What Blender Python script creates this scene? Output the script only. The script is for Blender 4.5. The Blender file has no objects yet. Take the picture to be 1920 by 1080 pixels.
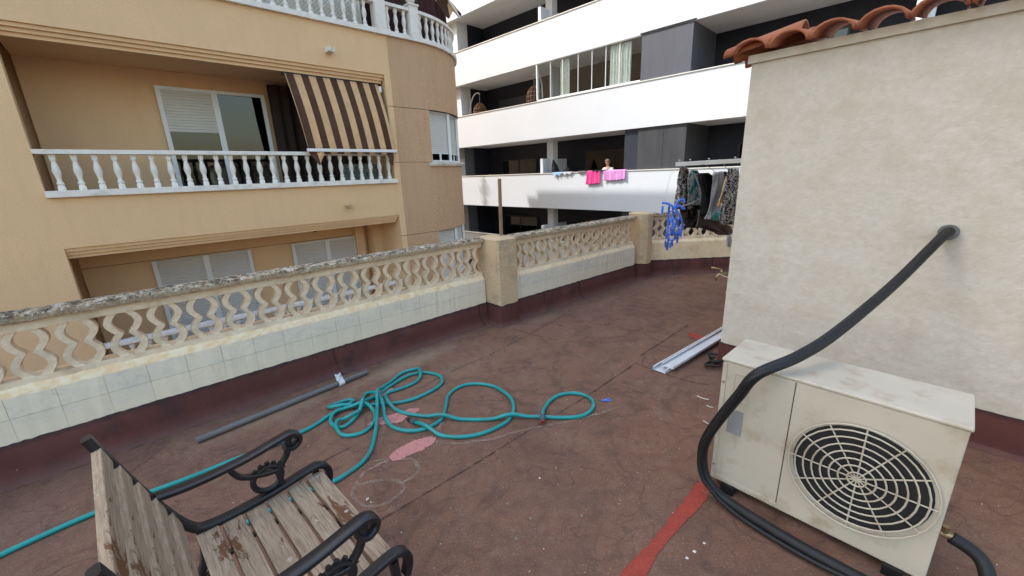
import bpy, math, random
import numpy as np
from mathutils import Vector, Matrix
random.seed(7); rng = np.random.default_rng(7)
PI = math.pi; R = math.radians
sc = bpy.context.scene

# ------------------------------------------------------------------ camera
EYE = 1.6
F = 760.0; VX, VY = 97.0, 2707.0          # focal length and nadir point in photo pixels
TH = math.atan(F / math.hypot(VX, VY)); RHO = math.atan2(VX, VY)
fw = np.array([0, math.cos(TH), -math.sin(TH)])
r0 = np.array([1.0, 0, 0]); d0 = -np.array([0, math.sin(TH), math.cos(TH)])
rt = math.cos(RHO) * r0 + math.sin(RHO) * d0
dn = -math.sin(RHO) * r0 + math.cos(RHO) * d0
cam = bpy.data.cameras.new('camera'); co = bpy.data.objects.new('camera', cam)
sc.collection.objects.link(co)
cam.sensor_width = 36; cam.sensor_fit = 'HORIZONTAL'; cam.lens = F / 1920 * 36
cam.clip_start = 0.02; cam.clip_end = 2000
m = Matrix([[rt[0], -dn[0], -fw[0], 0], [rt[1], -dn[1], -fw[1], 0], [rt[2], -dn[2], -fw[2], EYE], [0, 0, 0, 1]])
co.matrix_world = m
sc.camera = co

# ------------------------------------------------------------------ light
SUN_AZ, SUN_EL = R(-82), R(50)            # compass bearing from +Y, height
world = bpy.data.worlds.new('World'); sc.world = world; world.use_nodes = True
nt = world.node_tree; nt.nodes.clear()
sky = nt.nodes.new('ShaderNodeTexSky'); sky.sky_type = 'NISHITA'; sky.sun_disc = False
sky.sun_elevation = SUN_EL; sky.sun_rotation = SUN_AZ
sky.air_density = 1.7; sky.dust_density = 3.0; sky.ozone_density = 1.0
bg = nt.nodes.new('ShaderNodeBackground'); bg.inputs['Strength'].default_value = 0.15
wo = nt.nodes.new('ShaderNodeOutputWorld')
nt.links.new(sky.outputs[0], bg.inputs[0]); nt.links.new(bg.outputs[0], wo.inputs[0])
sl = bpy.data.lights.new('sun', 'SUN'); sl.energy = 2.0; sl.angle = R(0.6); sl.color = (1.0, 0.97, 0.95)
so = bpy.data.objects.new('sun', sl); sc.collection.objects.link(so)
sd = Vector((math.sin(SUN_AZ) * math.cos(SUN_EL), math.cos(SUN_AZ) * math.cos(SUN_EL), math.sin(SUN_EL)))
so.rotation_euler = sd.to_track_quat('Z', 'Y').to_euler(); so.location = (0, 0, 30)
vs = sc.view_settings; vs.view_transform = 'Standard'; vs.look = 'None'; vs.gamma = 1; vs.use_curve_mapping = False
vs.exposure = 1.56
sc.cycles.max_bounces = 8; sc.cycles.diffuse_bounces = 5; sc.cycles.transparent_max_bounces = 16

# ------------------------------------------------------------------ measuring helpers
CAM = np.array([0, 0, EYE])
def ray(x, y): return fw * F + rt * (x - 960) + dn * (y - 540)
def G(x, y, z=0.0):
    v = ray(x, y); return CAM + v * ((z - EYE) / v[2])
def PL(x, y, P, D):
    n = np.array([D[1], -D[0], 0.0]); v = ray(x, y)
    t = (np.array([P[0], P[1], 0]) - CAM) @ n / (v @ n); return CAM + v * t

# ------------------------------------------------------------------ object helpers
def link(o): sc.collection.objects.link(o); return o
def tag(o, label=None, cat=None, group=None, kind=None):
    if label: o['label'] = label
    if cat: o['category'] = cat
    if group: o['group'] = group
    if kind: o['kind'] = kind
    return o
def empty(name, loc=(0, 0, 0), rz=0, label=None, cat=None, group=None):
    o = link(bpy.data.objects.new(name, None)); o.location = loc; o.rotation_euler = (0, 0, rz)
    o.empty_display_size = 0.1
    return tag(o, label, cat, group)
def copy_tree(o, parent=None):
    c = link(o.copy())
    if parent: c.parent = parent
    for ch in list(o.children): copy_tree(ch, c)
    return c

class MB:
    def __init__(s): s.v = []; s.f = []; s.mi = []; s.cur = 0
    def add(s, vs_, fs_):
        n = len(s.v); s.v += [tuple(map(float, p)) for p in vs_]
        for f in fs_: s.f.append(tuple(n + i for i in f)); s.mi.append(s.cur)
        return s
    def box(s, x0, x1, y0, y1, z0, z1):
        v = [(x0, y0, z0), (x1, y0, z0), (x1, y1, z0), (x0, y1, z0), (x0, y0, z1), (x1, y0, z1), (x1, y1, z1), (x0, y1, z1)]
        return s.add(v, [(0, 3, 2, 1), (4, 5, 6, 7), (0, 1, 5, 4), (1, 2, 6, 5), (2, 3, 7, 6), (3, 0, 4, 7)])
    def prism(s, poly, z0, z1):
        n = len(poly); v = [(x, y, z0) for x, y in poly] + [(x, y, z1) for x, y in poly]
        f = [tuple(range(n))[::-1], tuple(range(n, 2 * n))] + [(i, (i + 1) % n, n + (i + 1) % n, n + i) for i in range(n)]
        return s.add(v, f)
    def tube(s, pts, r, n=10, cap=True, closed=False):
        P = [Vector(p) for p in pts]; N = len(P); rr = r if hasattr(r, '__len__') else [r] * N
        up = None; V = []
        for i in range(N):
            if closed: t = (P[(i + 1) % N] - P[i - 1])
            else: t = P[min(i + 1, N - 1)] - P[max(i - 1, 0)]
            if t.length < 1e-9: t = Vector((0, 0, 1))
            t.normalize()
            if up is None: up = t.orthogonal().normalized()
            up = (up - t * up.dot(t))
            if up.length < 1e-6: up = t.orthogonal()
            up.normalize(); sd_ = t.cross(up)
            for k in range(n):
                a = 2 * PI * k / n; V.append(P[i] + (up * math.cos(a) + sd_ * math.sin(a)) * rr[i])
        f = []
        for i in range(N if closed else N - 1):
            j = (i + 1) % N
            for k in range(n): f.append((i * n + k, i * n + (k + 1) % n, j * n + (k + 1) % n, j * n + k))
        if cap and not closed:
            f.append(tuple(range(n))[::-1]); f.append(tuple((N - 1) * n + k for k in range(n)))
        return s.add(V, f)
    def lathe(s, prof, cx=0, cy=0, n=14):
        V = []; f = []
        for r_, z in prof:
            for k in range(n):
                a = 2 * PI * k / n; V.append((cx + r_ * math.cos(a), cy + r_ * math.sin(a), z))
        for i in range(len(prof) - 1):
            for k in range(n): f.append((i * n + k, i * n + (k + 1) % n, (i + 1) * n + (k + 1) % n, (i + 1) * n + k))
        f.append(tuple(range(n))[::-1]); f.append(tuple((len(prof) - 1) * n + k for k in range(n)))
        return s.add(V, f)
    def grid(s, nu, nv, fn):
        V = [fn(i / nu, j / nv) for j in range(nv + 1) for i in range(nu + 1)]
        f = [(j * (nu + 1) + i, j * (nu + 1) + i + 1, (j + 1) * (nu + 1) + i + 1, (j + 1) * (nu + 1) + i) for j in range(nv) for i in range(nu)]
        return s.add(V, f)
    def sweep(s, L, prof, step=0.03, jit=0.0, x0=0.0):
        "closed profile (y,z) run along x with small irregularities"
        n = max(2, int(L / step)); k = len(prof); V = []; f = []
        for i in range(n + 1):
            for (y, z) in prof:
                V.append((x0 + L * i / n, y + random.uniform(-jit, jit), z + random.uniform(-jit, jit)))
        for i in range(n):
            for j in range(k): f.append((i * k + j, (i + 1) * k + j, (i + 1) * k + (j + 1) % k, i * k + (j + 1) % k))
        f.append(tuple(range(k))); f.append(tuple(n * k + j for j in range(k))[::-1])
        return s.add(V, f)
    def build(s, name, mat, parent=None, loc=None, smooth=False, bevel=0, solid=0, sub=0):
        me = bpy.data.meshes.new(name); me.from_pydata(s.v, [], s.f)
        mats = mat if isinstance(mat, (list, tuple)) else [mat]
        for q in mats: me.materials.append(q)
        if len(mats) > 1: me.polygons.foreach_set('material_index', s.mi)
        if smooth:
            me.polygons.foreach_set('use_smooth', [True] * len(me.polygons))
            if smooth != 'all':
                me.update()
                try: me.set_sharp_from_angle(angle=R(smooth if smooth is not True else 40))
                except Exception: pass
        me.update()
        o = link(bpy.data.objects.new(name, me))
        if parent: o.parent = parent
        if loc: o.location = loc
        if solid:
            q = o.modifiers.new('t', 'SOLIDIFY'); q.thickness = solid; q.offset = 0
        if bevel:
            q = o.modifiers.new('b', 'BEVEL'); q.width = bevel; q.segments = 2; q.limit_method = 'ANGLE'
        if sub:
            q = o.modifiers.new('s', 'SUBSURF'); q.levels = sub; q.render_levels = sub
        return o

def crom(pts, per=12, closed=False):
    P = [np.array(p, float) for p in pts]; out = []; N = len(P)
    for i in range(N if closed else N - 1):
        g = (lambda k: P[k % N]) if closed else (lambda k: P[min(max(k, 0), N - 1)])
        a, b, c, d = g(i - 1), g(i), g(i + 1), g(i + 2)
        for k in range(per):
            t = k / per
            out.append(0.5 * ((2 * b) + (c - a) * t + (2 * a - 5 * b + 4 * c - d) * t * t + (3 * b - a - 3 * c + d) * t ** 3))
    if not closed: out.append(P[-1])
    return out

# ------------------------------------------------------------------ materials
class NT:
    def __init__(s, name):
        s.m = bpy.data.materials.new(name); s.m.use_nodes = True; s.t = s.m.node_tree
        s.b = s.t.nodes['Principled BSDF']; s.tc = s.n('TexCoord')
    def n(s, kind, **kw):
        q = s.t.nodes.new('ShaderNode' + kind)
        for k, v in kw.items(): setattr(q, k, v)
        return q
    def l(s, a, b): s.t.links.new(a, b)
    def setin(s, q, k, v):
        if hasattr(v, 'is_output') or isinstance(v, bpy.types.NodeSocket): s.l(v, q.inputs[k])
        else: q.inputs[k].default_value = v
    def obj(s): return s.tc.outputs['Object']
    def noise(s, scale, detail=4, rough=.55, dist=0, vec=None, out=0):
        q = s.n('TexNoise'); q.inputs['Scale'].default_value = scale; q.inputs['Detail'].default_value = detail
        q.inputs['Roughness'].default_value = rough; q.inputs['Distortion'].default_value = dist
        s.l(vec or s.obj(), q.inputs['Vector']); return q.outputs[out]
    def ramp(s, v, a, b):
        q = s.n('MapRange'); q.clamp = True; s.l(v, q.inputs[0]); q.inputs[1].default_value = a; q.inputs[2].default_value = b
        return q.outputs[0]
    def math(s, op, a, b=0.0):
        q = s.n('Math', operation=op); s.setin(q, 0, a); s.setin(q, 1, b); return q.outputs[0]
    def mix(s, fac, a, b, mode='MIX'):
        q = s.n('Mix', data_type='RGBA', blend_type=mode); s.setin(q, 0, fac)
        for k, v in ((6, a), (7, b)):
            if isinstance(v, tuple) and len(v) == 3: v = (*v, 1)
            s.setin(q, k, v)
        return q.outputs[2]
    def bump(s, h, strength=.3, dist=.01, prev=None):
        q = s.n('Bump'); s.l(h, q.inputs['Height']); q.inputs['Strength'].default_value = strength; q.inputs['Distance'].default_value = dist
        if prev: s.l(prev, q.inputs['Normal'])
        return q.outputs[0]
    def xyz(s, vec=None):
        q = s.n('SeparateXYZ'); s.l(vec or s.obj(), q.inputs[0]); return q.outputs
    def mapv(s, scale=(1, 1, 1), rot=(0, 0, 0), loc=(0, 0, 0), vec=None):
        q = s.n('Mapping'); q.inputs['Scale'].default_value = scale; q.inputs['Rotation'].default_value = rot; q.inputs['Location'].default_value = loc
        s.l(vec or s.obj(), q.inputs[0]); return q.outputs[0]
    def done(s, col, rough=.7, normal=None, metal=0, spec=.4, **kw):
        if isinstance(col, tuple): col = (*col[:3], 1)
        s.setin(s.b, 'Base Color', col); s.setin(s.b, 'Roughness', rough); s.b.inputs['Metallic'].default_value = metal
        s.b.inputs['Specular IOR Level'].default_value = spec
        if normal: s.l(normal, s.b.inputs['Normal'])
        for k, v in kw.items(): s.setin(s.b, k, v)
        return s.m

def M(name, c, rough=.7, var=.12, vs_=3, bump=.15, bs=80, metal=0, spec=.35, bd=.004, dirt=None, ds=4):
    t = NT(name); lo = tuple(x * (1 - var) for x in c); hi = tuple(min(1, x * (1 + var)) for x in c)
    col = t.mix(t.ramp(t.noise(vs_, 5), .3, .7), lo, hi)
    if dirt: col = t.mix(t.math('MULTIPLY', t.ramp(t.noise(ds, 6, .65), .52, .72), .8), col, dirt)
    nm = t.bump(t.noise(bs, 3), bump, bd) if bump else None
    return t.done(col, t.ramp(t.noise(vs_ * 3), -1, 2) if False else rough, nm, metal, spec)

# --- render / plaster -------------------------------------------------
def speckled(name, c, c2, sc_=170, amt=.6, dirt=(.2, .15, .1), bumps=.5, stain=.35):
    t = NT(name)
    g = t.ramp(t.noise(sc_, 3, .7), .38, .62)
    col = t.mix(g, c2, c)
    col = t.mix(t.ramp(t.noise(.9, 5, .6), .35, .75), col, tuple(x * .84 for x in c))
    z = t.xyz()
    streak = t.noise(3, 4, .6, vec=t.mapv((3, 3, .35)))
    col = t.mix(t.math('MULTIPLY', t.ramp(streak, .5, .8), stain), col, dirt)
    return t.done(col, .92, t.bump(t.noise(sc_, 3, .7), bumps, .012), spec=.15)
MAT = {}
MAT['tan'] = speckled('tan_render', (.84, .565, .32), (.68, .445, .25), 70, bumps=.3, stain=.08)
MAT['rough'] = speckled('rough_tan_render', (.64, .41, .24), (.42, .26, .155), 42, bumps=.6, stain=.2)
def facade_white():
    t = NT('white_facade_paint')
    col = t.mix(t.ramp(t.noise(.6, 6, .6), .3, .75), (.645, .66, .68), (.61, .625, .64))
    st = t.noise(2.2, 5, .65, vec=t.mapv((3.5, 3.5, .3)))
    col = t.mix(t.math('MULTIPLY', t.ramp(st, .52, .8), .22), col, (.6, .59, .55))
    return t.done(col, .8, t.bump(t.noise(9, 4), .12, .01), spec=.2)
MAT['white'] = facade_white()
MAT['soffit'] = M('soffit_paint', (.62, .61, .59), .85, .06, 1.5, .05)
MAT['coppingw'] = M('cream_metal_cap', (.72, .69, .62), .5, .06)
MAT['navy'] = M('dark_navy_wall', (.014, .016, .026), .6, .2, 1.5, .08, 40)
def cladding(name, a, b, rough):
    t = NT(name); st = t.noise(2, 4, .6, vec=t.mapv((3, 3, .4)))
    return t.done(t.mix(t.ramp(st, .3, .7), a, b), rough, t.bump(t.noise(30, 2), .04, .003), spec=.5)
MAT['panel'] = cladding('grey_metal_cladding', (.085, .088, .104), (.108, .112, .13), .42)
MAT['panel2'] = cladding('dark_grey_cladding', (.045, .046, .05), (.065, .066, .07), .45)
MAT['panel3'] = cladding('blue_grey_cladding', (.028, .035, .048), (.04, .047, .06), .35)
MAT['alu'] = M('white_aluminium', (.74, .74, .72), .35, .04, 4, 0)
MAT['alud'] = M('dark_aluminium', (.02, .021, .026), .35, .1, 4, 0)
MAT['slat'] = M('cream_shutter_slats', (.62, .60, .55), .5, .04, 2, 0)
MAT['marble'] = M('white_cast_stone', (.76, .71, .64), .6, .07, 6, .1, dirt=(.48, .45, .38), ds=5)
def glass(name, tint=(.8, .88, .88), fac=.35):
    t = NT(name); t.t.nodes.remove(t.b)
    g = t.n('BsdfGlossy'); g.inputs['Roughness'].default_value = .02
    tr = t.n('BsdfTransparent'); tr.inputs[0].default_value = (*tint, 1)
    mx = t.n('MixShader'); fr = t.n('LayerWeight'); fr.inputs[0].default_value = .5
    k = t.math('ADD', t.math('MULTIPLY', t.math('POWER', fr.outputs['Facing'], 4.0), .6), fac * .6)
    t.l(k, mx.inputs[0]); t.l(tr.outputs[0], mx.inputs[1]); t.l(g.outputs[0], mx.inputs[2])
    t.l(mx.outputs[0], t.t.nodes['Material Output'].inputs[0]); return t.m
MAT['glass'] = glass('window_glass', (.93, .97, .98), .10)
MAT['glassd'] = glass('dark_window_glass', (.35, .4, .42), .1)
MAT['room_shade'] = M('painted_room_dark', (.045, .042, .04), .9, .3, .8, 0)  # near-black colour standing in for unlit interiors
def cloth(name, a, b=None, sc_=8, rough=.9, sheen=None):
    t = NT(name); b = b or tuple(x * .8 for x in a)
    wv = t.noise(350, 1)
    return t.done(t.mix(t.ramp(t.noise(sc_, 3), .35, .65), a, b), rough, t.bump(wv, .2, .001), spec=.1, **{'Sheen Weight': .25 if max(a) > .25 else 0.0})
MAT['cream_cloth'] = cloth('cream_curtain', (.74, .72, .62))
MAT['red_cloth'] = cloth('dark_red_curtain', (.075, .035, .033))
MAT['dark_cloth'] = cloth('dark_brown_cloth', (.05, .035, .03))
MAT['pink'] = cloth('hot_pink_towelling', (.78, .06, .26)); MAT['lilac'] = cloth('lilac_towelling', (.68, .28, .58))
MAT['lblue'] = cloth('light_blue_cloth', (.32, .5, .68)); MAT['lgrey'] = cloth('light_grey_cloth', (.5, .52, .55)); MAT['taupe'] = cloth('taupe_cloth', (.15, .12, .115)); MAT['brown_cloth'] = cloth('brown_cloth', (.2, .17, .15))
MAT['black_cloth'] = cloth('black_cloth', (.012, .012, .014), (.03, .03, .035)); MAT['greyblue'] = cloth('grey_blue_cloth', (.09, .10, .125))
def awning():
    t = NT('striped_awning_canvas'); x = t.xyz()[0]
    ph = t.math('FRACT', t.math('MULTIPLY', t.math('ADD', t.math('ADD', x, t.math('MULTIPLY', t.xyz()[2], .086)), .055), 1 / .275))
    s_ = t.math('GREATER_THAN', ph, .49)
    tan = t.mix(t.ramp(t.noise(5, 5), .3, .7), (.66, .42, .22), (.55, .35, .185)); br = t.mix(t.ramp(t.noise(5, 4), .3, .7), (.075, .037, .025), (.10, .054, .038))
    bs_ = t.bump(t.noise(14, 3, vec=t.mapv((1, 1, .25))), .35, .01)
    return t.done(t.mix(s_, tan, br), .9, bs_, spec=.1)
MAT['awning'] = awning()
# --- terrace ----------------------------------------------------------
def floor_mat():
    t = NT('mineral_roofing_felt')
    n1 = t.noise(1.1, 6, .6)
    col = t.mix(t.ramp(n1, .3, .7), (.215, .108, .066), (.285, .152, .096))
    col = t.mix(t.math('MULTIPLY', t.ramp(t.noise(.55, 4, .6, vec=t.mapv(loc=(5, 3, 0))), .45, .7), .7), col, (.165, .088, .060))
    # washed brown dust
    col = t.mix(t.math('MULTIPLY', t.ramp(t.noise(2.6, 7, .68), .52, .72), .5), col, (.29, .20, .145))
    # black curling scuffs
    for scl, w, k, loc, v in ((1.5, .06, .42, 0, 1), (2.3, .045, .42, 7, 2), (4.2, .03, .22, 3, 3), (2.6, .014, .6, 11, 2), (3.6, .014, .45, 21, 1)):
        nn = t.noise(scl, 2.5, .5, .9, vec=t.mapv(loc=(loc, loc * 2, 0)))
        rdg = t.math('ABSOLUTE', t.math('SUBTRACT', nn, .5))
        ln = t.math('SUBTRACT', 1.0, t.ramp(rdg, 0.0, w))
        brk = t.ramp(t.noise(1.7 * v, 5, .7, vec=t.mapv(loc=(9, loc, 0))), .40, .60)
        col = t.mix(t.math('MULTIPLY', t.math('MULTIPLY', ln, brk), k), col, (.062, .036, .030))
    # pale hair-fine scratches
    for scl, w, loc in ((11, .006, 2), (17, .006, 5)):
        nn = t.noise(scl, 1.5, .5, 1.5, vec=t.mapv(loc=(loc, loc, 0)))
        ln = t.math('SUBTRACT', 1.0, t.ramp(t.math('ABSOLUTE', t.math('SUBTRACT', nn, .5)), 0.0, w))
        brk = t.ramp(t.noise(3.1, 3, .6, vec=t.mapv(loc=(loc, 9, 0))), .45, .6)
        col = t.mix(t.math('MULTIPLY', t.math('MULTIPLY', ln, brk), .5), col, (.42, .29, .22))
    # dark spots
    col = t.mix(t.math('MULTIPLY', t.ramp(t.noise(7, 5, .7), .66, .74), .75), col, (.05, .034, .036))
    # sand washed up against the wall
    P = t.n('NewGeometry').outputs['Position']
    for cx, cy, rx, ry, a, k in ((-.95, 3.35, .50, .15, .83, .85), (-.55, 3.1, .5, .2, .8, .25), (-1.7, 2.6, .5, .12, .83, .5), (.35, 4.35, .4, .1, .83, .3)):
        mp = t.n('Mapping', vector_type='TEXTURE'); t.l(P, mp.inputs[0]); mp.inputs['Location'].default_value = (cx, cy, 0)
        mp.inputs['Rotation'].default_value = (0, 0, a); mp.inputs['Scale'].default_value = (rx, ry, 1)
        le = t.n('VectorMath', operation='LENGTH'); t.l(mp.outputs[0], le.inputs[0])
        f_ = t.math('ADD', le.outputs['Value'], t.math('MULTIPLY', t.math('SUBTRACT', t.noise(6, 5, .65), .5), 1.6))
        msk = t.math('SUBTRACT', 1.0, t.ramp(f_, .35, 1.2))
        col = t.mix(t.math('MULTIPLY', msk, k), col, (.37, .26, .17))
    col = t.mix(t.math('MULTIPLY', t.ramp(t.noise(16, 6, .75), .45, .7), .35), col, (.095, .052, .040))
    col = t.mix(t.math('MULTIPLY', t.ramp(t.noise(9, 7, .8, vec=t.mapv(loc=(2, 8, 0))), .52, .72), .35), col, (.34, .23, .175))
    gr = t.ramp(t.noise(120, 4, .85), .36, .64)
    col = t.mix(t.math('MULTIPLY', gr, .6), col, (.075, .042, .033), 'MIX')
    col = t.mix(t.math('MULTIPLY', t.ramp(t.noise(80, 3, .85, vec=t.mapv(loc=(3, 1, 0))), .60, .72), .6), col, (.44, .32, .25))
    b1 = t.bump(t.noise(120, 4, .85), .7, .006); b2 = t.bump(n1, .25, .03, b1)
    b2 = t.bump(t.noise(5, 4), .3, .012, b2)
    return t.done(col, .88, b2, spec=.25)
MAT['floor'] = floor_mat()
def flash_mat():
    t = NT('dark_red_flashing_felt')
    col = t.mix(t.ramp(t.noise(2.2, 6, .65), .3, .7), (.080, .026, .022), (.125, .042, .034))
    col = t.mix(t.math('MULTIPLY', t.ramp(t.noise(3.6, 6, .7), .52, .68), .7), col, (.045, .024, .024))
    z = t.xyz()[2]
    ed = t.math('ADD', z, t.math('MULTIPLY', t.math('SUBTRACT', t.noise(14, 5, .7), .5), .05))
    col = t.mix(t.math('MULTIPLY', t.ramp(ed, .205, .235), .85), col, (.03, .02, .02))
    base = t.math('SUBTRACT', 1.0, t.ramp(ed, .0, .05))
    col = t.mix(t.math('MULTIPLY', base, .5), col, (.14, .085, .07))
    col = t.mix(t.ramp(t.noise(30, 4, .8), .73, .76), col, (.6, .52, .44))
    return t.done(col, .8, t.bump(t.noise(160, 3), .5, .004), spec=.3)
MAT['flash'] = flash_mat()
def tile_mat():
    t = NT('old_marble_tiles'); X = t.xyz()
    cb = t.n('CombineXYZ'); t.l(X[0], cb.inputs[0]); t.l(X[2], cb.inputs[1])
    mp = t.mapv((1, 1, 1), loc=(0, -.236, 0), vec=cb.outputs[0])
    br = t.n('TexBrick'); br.offset = 0.0; t.l(mp, br.inputs[0])
    for k, v in (('Scale', 1.0), ('Mortar Size', .0016), ('Brick Width', .2), ('Row Height', .143), ('Mortar Smooth', .2)): br.inputs[k].default_value = v
    br.inputs['Color1'].default_value = (.70, .63, .51, 1); br.inputs['Color2'].default_value = (.80, .70, .54, 1); br.inputs['Mortar'].default_value = (.40, .31, .22, 1)
    col = br.outputs[0]
    vein = t.math('ABSOLUTE', t.math('SUBTRACT', t.noise(5, 4, .6, 2.2), .5))
    col = t.mix(t.math('MULTIPLY', t.math('SUBTRACT', 1.0, t.ramp(vein, 0, .04)), .3), col, (.42, .43, .42))
    lim = t.noise(3.2, 7, .7, vec=t.mapv((1, 1, 1.6)))
    col = t.mix(t.math('MULTIPLY', t.ramp(lim, .48, .68), .7), col, (.84, .74, .58))
    col = t.mix(t.math('MULTIPLY', t.ramp(t.noise(6, 6, .7, vec=t.mapv((1, 1, .4))), .6, .75), .6), col, (.40, .26, .14))
    low = t.math('SUBTRACT', 1.0, t.ramp(t.math('ADD', X[2], t.math('MULTIPLY', t.noise(3, 6, .7), .22)), .40, .52))
    col = t.mix(t.math('MULTIPLY', low, .65), col, (.80, .68, .50))
    top = t.ramp(t.math('ADD', X[2], t.math('MULTIPLY', t.noise(8, 5, .7), .03)), .507, .522)
    col = t.mix(top, col, t.mix(t.ramp(t.noise(20, 5), .4, .6), (.80, .56, .31), (.86, .70, .48)))
    return t.done(col, .55, t.bump(br.outputs['Fac'], .6, -.004, t.bump(t.noise(25, 4), .25, .004)), spec=.35)
MAT['tile'] = tile_mat()
def plaster(name, a, b, c, sc_=90, bumps=.9, k=.5):
    t = NT(name)
    col = t.mix(t.ramp(t.noise(sc_, 4, .75), .38, .62), a, b)
    col = t.mix(t.math('MULTIPLY', t.ramp(t.noise(4.5, 6, .7), .45, .68), .65), col, c)
    col = t.mix(t.math('MULTIPLY', t.ramp(t.noise(3.2, 6, .7, vec=t.mapv(loc=(4, 4, 1))), .5, .75), k), col, (.12, .095, .07))
    return t.done(col, .95, t.bump(t.noise(sc_, 4, .75), bumps, .012, t.bump(t.noise(9, 4), .4, .02)), spec=.1)
MAT['pillar'] = plaster('crumbling_pillar_render', (.46, .33, .20), (.78, .60, .40), (.66, .43, .22), 75)
MAT['screen'] = plaster('weathered_cast_screen', (.84, .70, .52), (.74, .60, .43), (.66, .46, .28), 30, .3, .45)
MAT['ledge'] = plaster('cream_wall_paint', (.86, .71, .49), (.80, .64, .42), (.70, .46, .22), 22, .3, .2)
def lichen():
    t = NT('lichen_covered_coping')
    col = t.mix(t.ramp(t.noise(14, 4, .7), .4, .6), (.48, .35, .22), (.60, .48, .33))
    up = t.xyz(t.n('NewGeometry').outputs['Normal'])[2]
    col = t.mix(t.math('MULTIPLY', t.math('MULTIPLY', t.ramp(t.noise(17, 8, .9), .45, .53), t.ramp(up, -.3, .6)), .9), col, (.045, .038, .033))
    col = t.mix(t.math('MULTIPLY', t.math('MULTIPLY', t.ramp(t.noise(19, 8, .9, vec=t.mapv(loc=(3, 3, 3))), .53, .58), t.ramp(up, .0, .5)), .9), col, (.74, .68, .58))
    return t.done(col, .95, t.bump(t.noise(50, 6, .8), 1.0, .015), spec=.1)
MAT['lichen'] = lichen()
MAT['hose'] = M('teal_rubber_hose', (.005, .245, .235), .38, .15, 5, .05, 200, spec=.5, dirt=(.05, .16, .15), ds=9)
MAT['hosecon'] = M('grey_blue_hose_connector', (.06, .085, .11), .45, .15, 10, 0)
MAT['redpl'] = M('red_plastic', (.4, .04, .03), .4, .1, 10, 0)
MAT['pvc'] = M('dull_grey_pvc', (.13, .125, .12), .55, .12, 6, .1, dirt=(.18, .14, .11))
MAT['tape'] = M('crumpled_tape', (.55, .55, .56), .4, .3, 25, .5, 60)
MAT['iron'] = M('black_painted_cast_iron', (.011, .011, .014), .38, .25, 12, .35, 90, spec=.5, bd=.002)
def wood():
    t = NT('weathered_slat_wood')
    g = t.noise(9, 6, .65, 1.2, vec=t.mapv((.7, 7, 7)))
    col = t.mix(t.ramp(g, .3, .7), (.27, .19, .125), (.44, .34, .24))
    col = t.mix(t.math('MULTIPLY', t.ramp(t.noise(45, 4, .6, vec=t.mapv((.25, 4, 4))), .45, .65), .5), col, (.12, .08, .05))
    pk = t.noise(3.4, 7, .75, .6, vec=t.mapv((1, 4, 4)))
    col = t.mix(t.ramp(pk, .57, .60), col, (.14, .065, .03))
    col = t.mix(t.ramp(t.noise(9, 5, .7, vec=t.mapv(loc=(4, 2, 2))), .64, .68), col, (.42, .36, .29))
    return t.done(col, .75, t.bump(g, .5, .004, t.bump(t.ramp(pk, .57, .60), .6, .002)), spec=.25)
MAT['wood'] = wood()
MAT['steel'] = M('galvanised_bolt', (.4, .38, .35), .4, .2, 20, 0, metal=.7)
def gut():
    t = NT('old_white_gutter_metal')
    col = t.mix(t.ramp(t.noise(4, 5), .3, .7), (.54, .55, .57), (.64, .65, .67))
    col = t.mix(t.ramp(t.noise(5.5, 6, .7, vec=t.mapv((1, 1, 1), loc=(2, 1, 0))), .60, .68), col, (.42, .27, .10))
    col = t.mix(t.ramp(t.noise(13, 6, .8), .66, .7), col, (.16, .12, .09))
    return t.done(col, .5, t.bump(t.noise(30, 3), .15, .003), spec=.4)
MAT['gutter'] = gut()
MAT['acm'] = M('aged_cream_enamel', (.50, .45, .36), .45, .07, 4, .05, dirt=(.33, .24, .15), ds=7)
MAT['sticker'] = M('grey_sticker', (.27, .27, .27), .5, .1, 12, 0)
MAT['acdark'] = M('void_shade_seam_black', (.02, .02, .02), .7, .1, 4, 0)  # near-black for painted hollow shade and for the casing seam
MAT['blackrub'] = M('black_foam_insulation', (.012, .012, .013), .55, .25, 9, .3, 60)
MAT['cassita'] = plaster('cream_rooftop_wall', (.62, .57, .49), (.57, .52, .44), (.52, .44, .34), 25, .25, .12)
MAT['terracotta'] = M('terracotta_tile', (.34, .12, .06), .8, .25, 8, .4, 60)
MAT['rust'] = M('rusty_brown_post', (.27, .165, .11), .8, .25, 7, .4, 80)
MAT['bluepl'] = M('blue_plastic', (.09, .22, .80), .35, .12, 10, 0)
MAT['bluedk'] = M('dark_blue_plastic', (.06, .13, .5), .4, .12, 10, 0)
MAT['pegwood'] = M('peg_wood', (.55, .36, .18), .7, .15, 20, .1)
MAT['string'] = M('pale_cord', (.5, .48, .44), .8, .1, 20, 0)
MAT['polem'] = M('white_grey_tube', (.52, .52, .5), .45, .1, 8, 0)
MAT['brass'] = M('old_brass', (.33, .24, .13), .4, .25, 20, 0, metal=.8)
MAT['wicker'] = M('brown_wicker', (.27, .15, .09), .8, .2, 20, .2)
MAT['skin'] = M('skin', (.55, .33, .24), .6, .05, 10, 0)
MAT['hair'] = M('light_brown_hair', (.17, .11, .07), .6, .2, 30, .2)
MAT['shirt'] = cloth('white_tshirt', (.8, .8, .8)); MAT['leaf'] = M('leaf_green', (.05, .10, .03), .6, .3, 10, .1)
MAT['asphalt'] = M('asphalt', (.05, .05, .052), .9, .15, 1, .3, 60)
MAT['pave'] = M('pavement_concrete', (.25, .24, .22), .9, .12, 1, .2, 40)
MAT['antenna'] = M('antenna_metal', (.4, .4, .42), .4, .1, 5, 0, metal=.6)
MAT['seam'] = M('bitumen_seam', (.032, .024, .024), .7, .3, 10, .4, 90)
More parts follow.
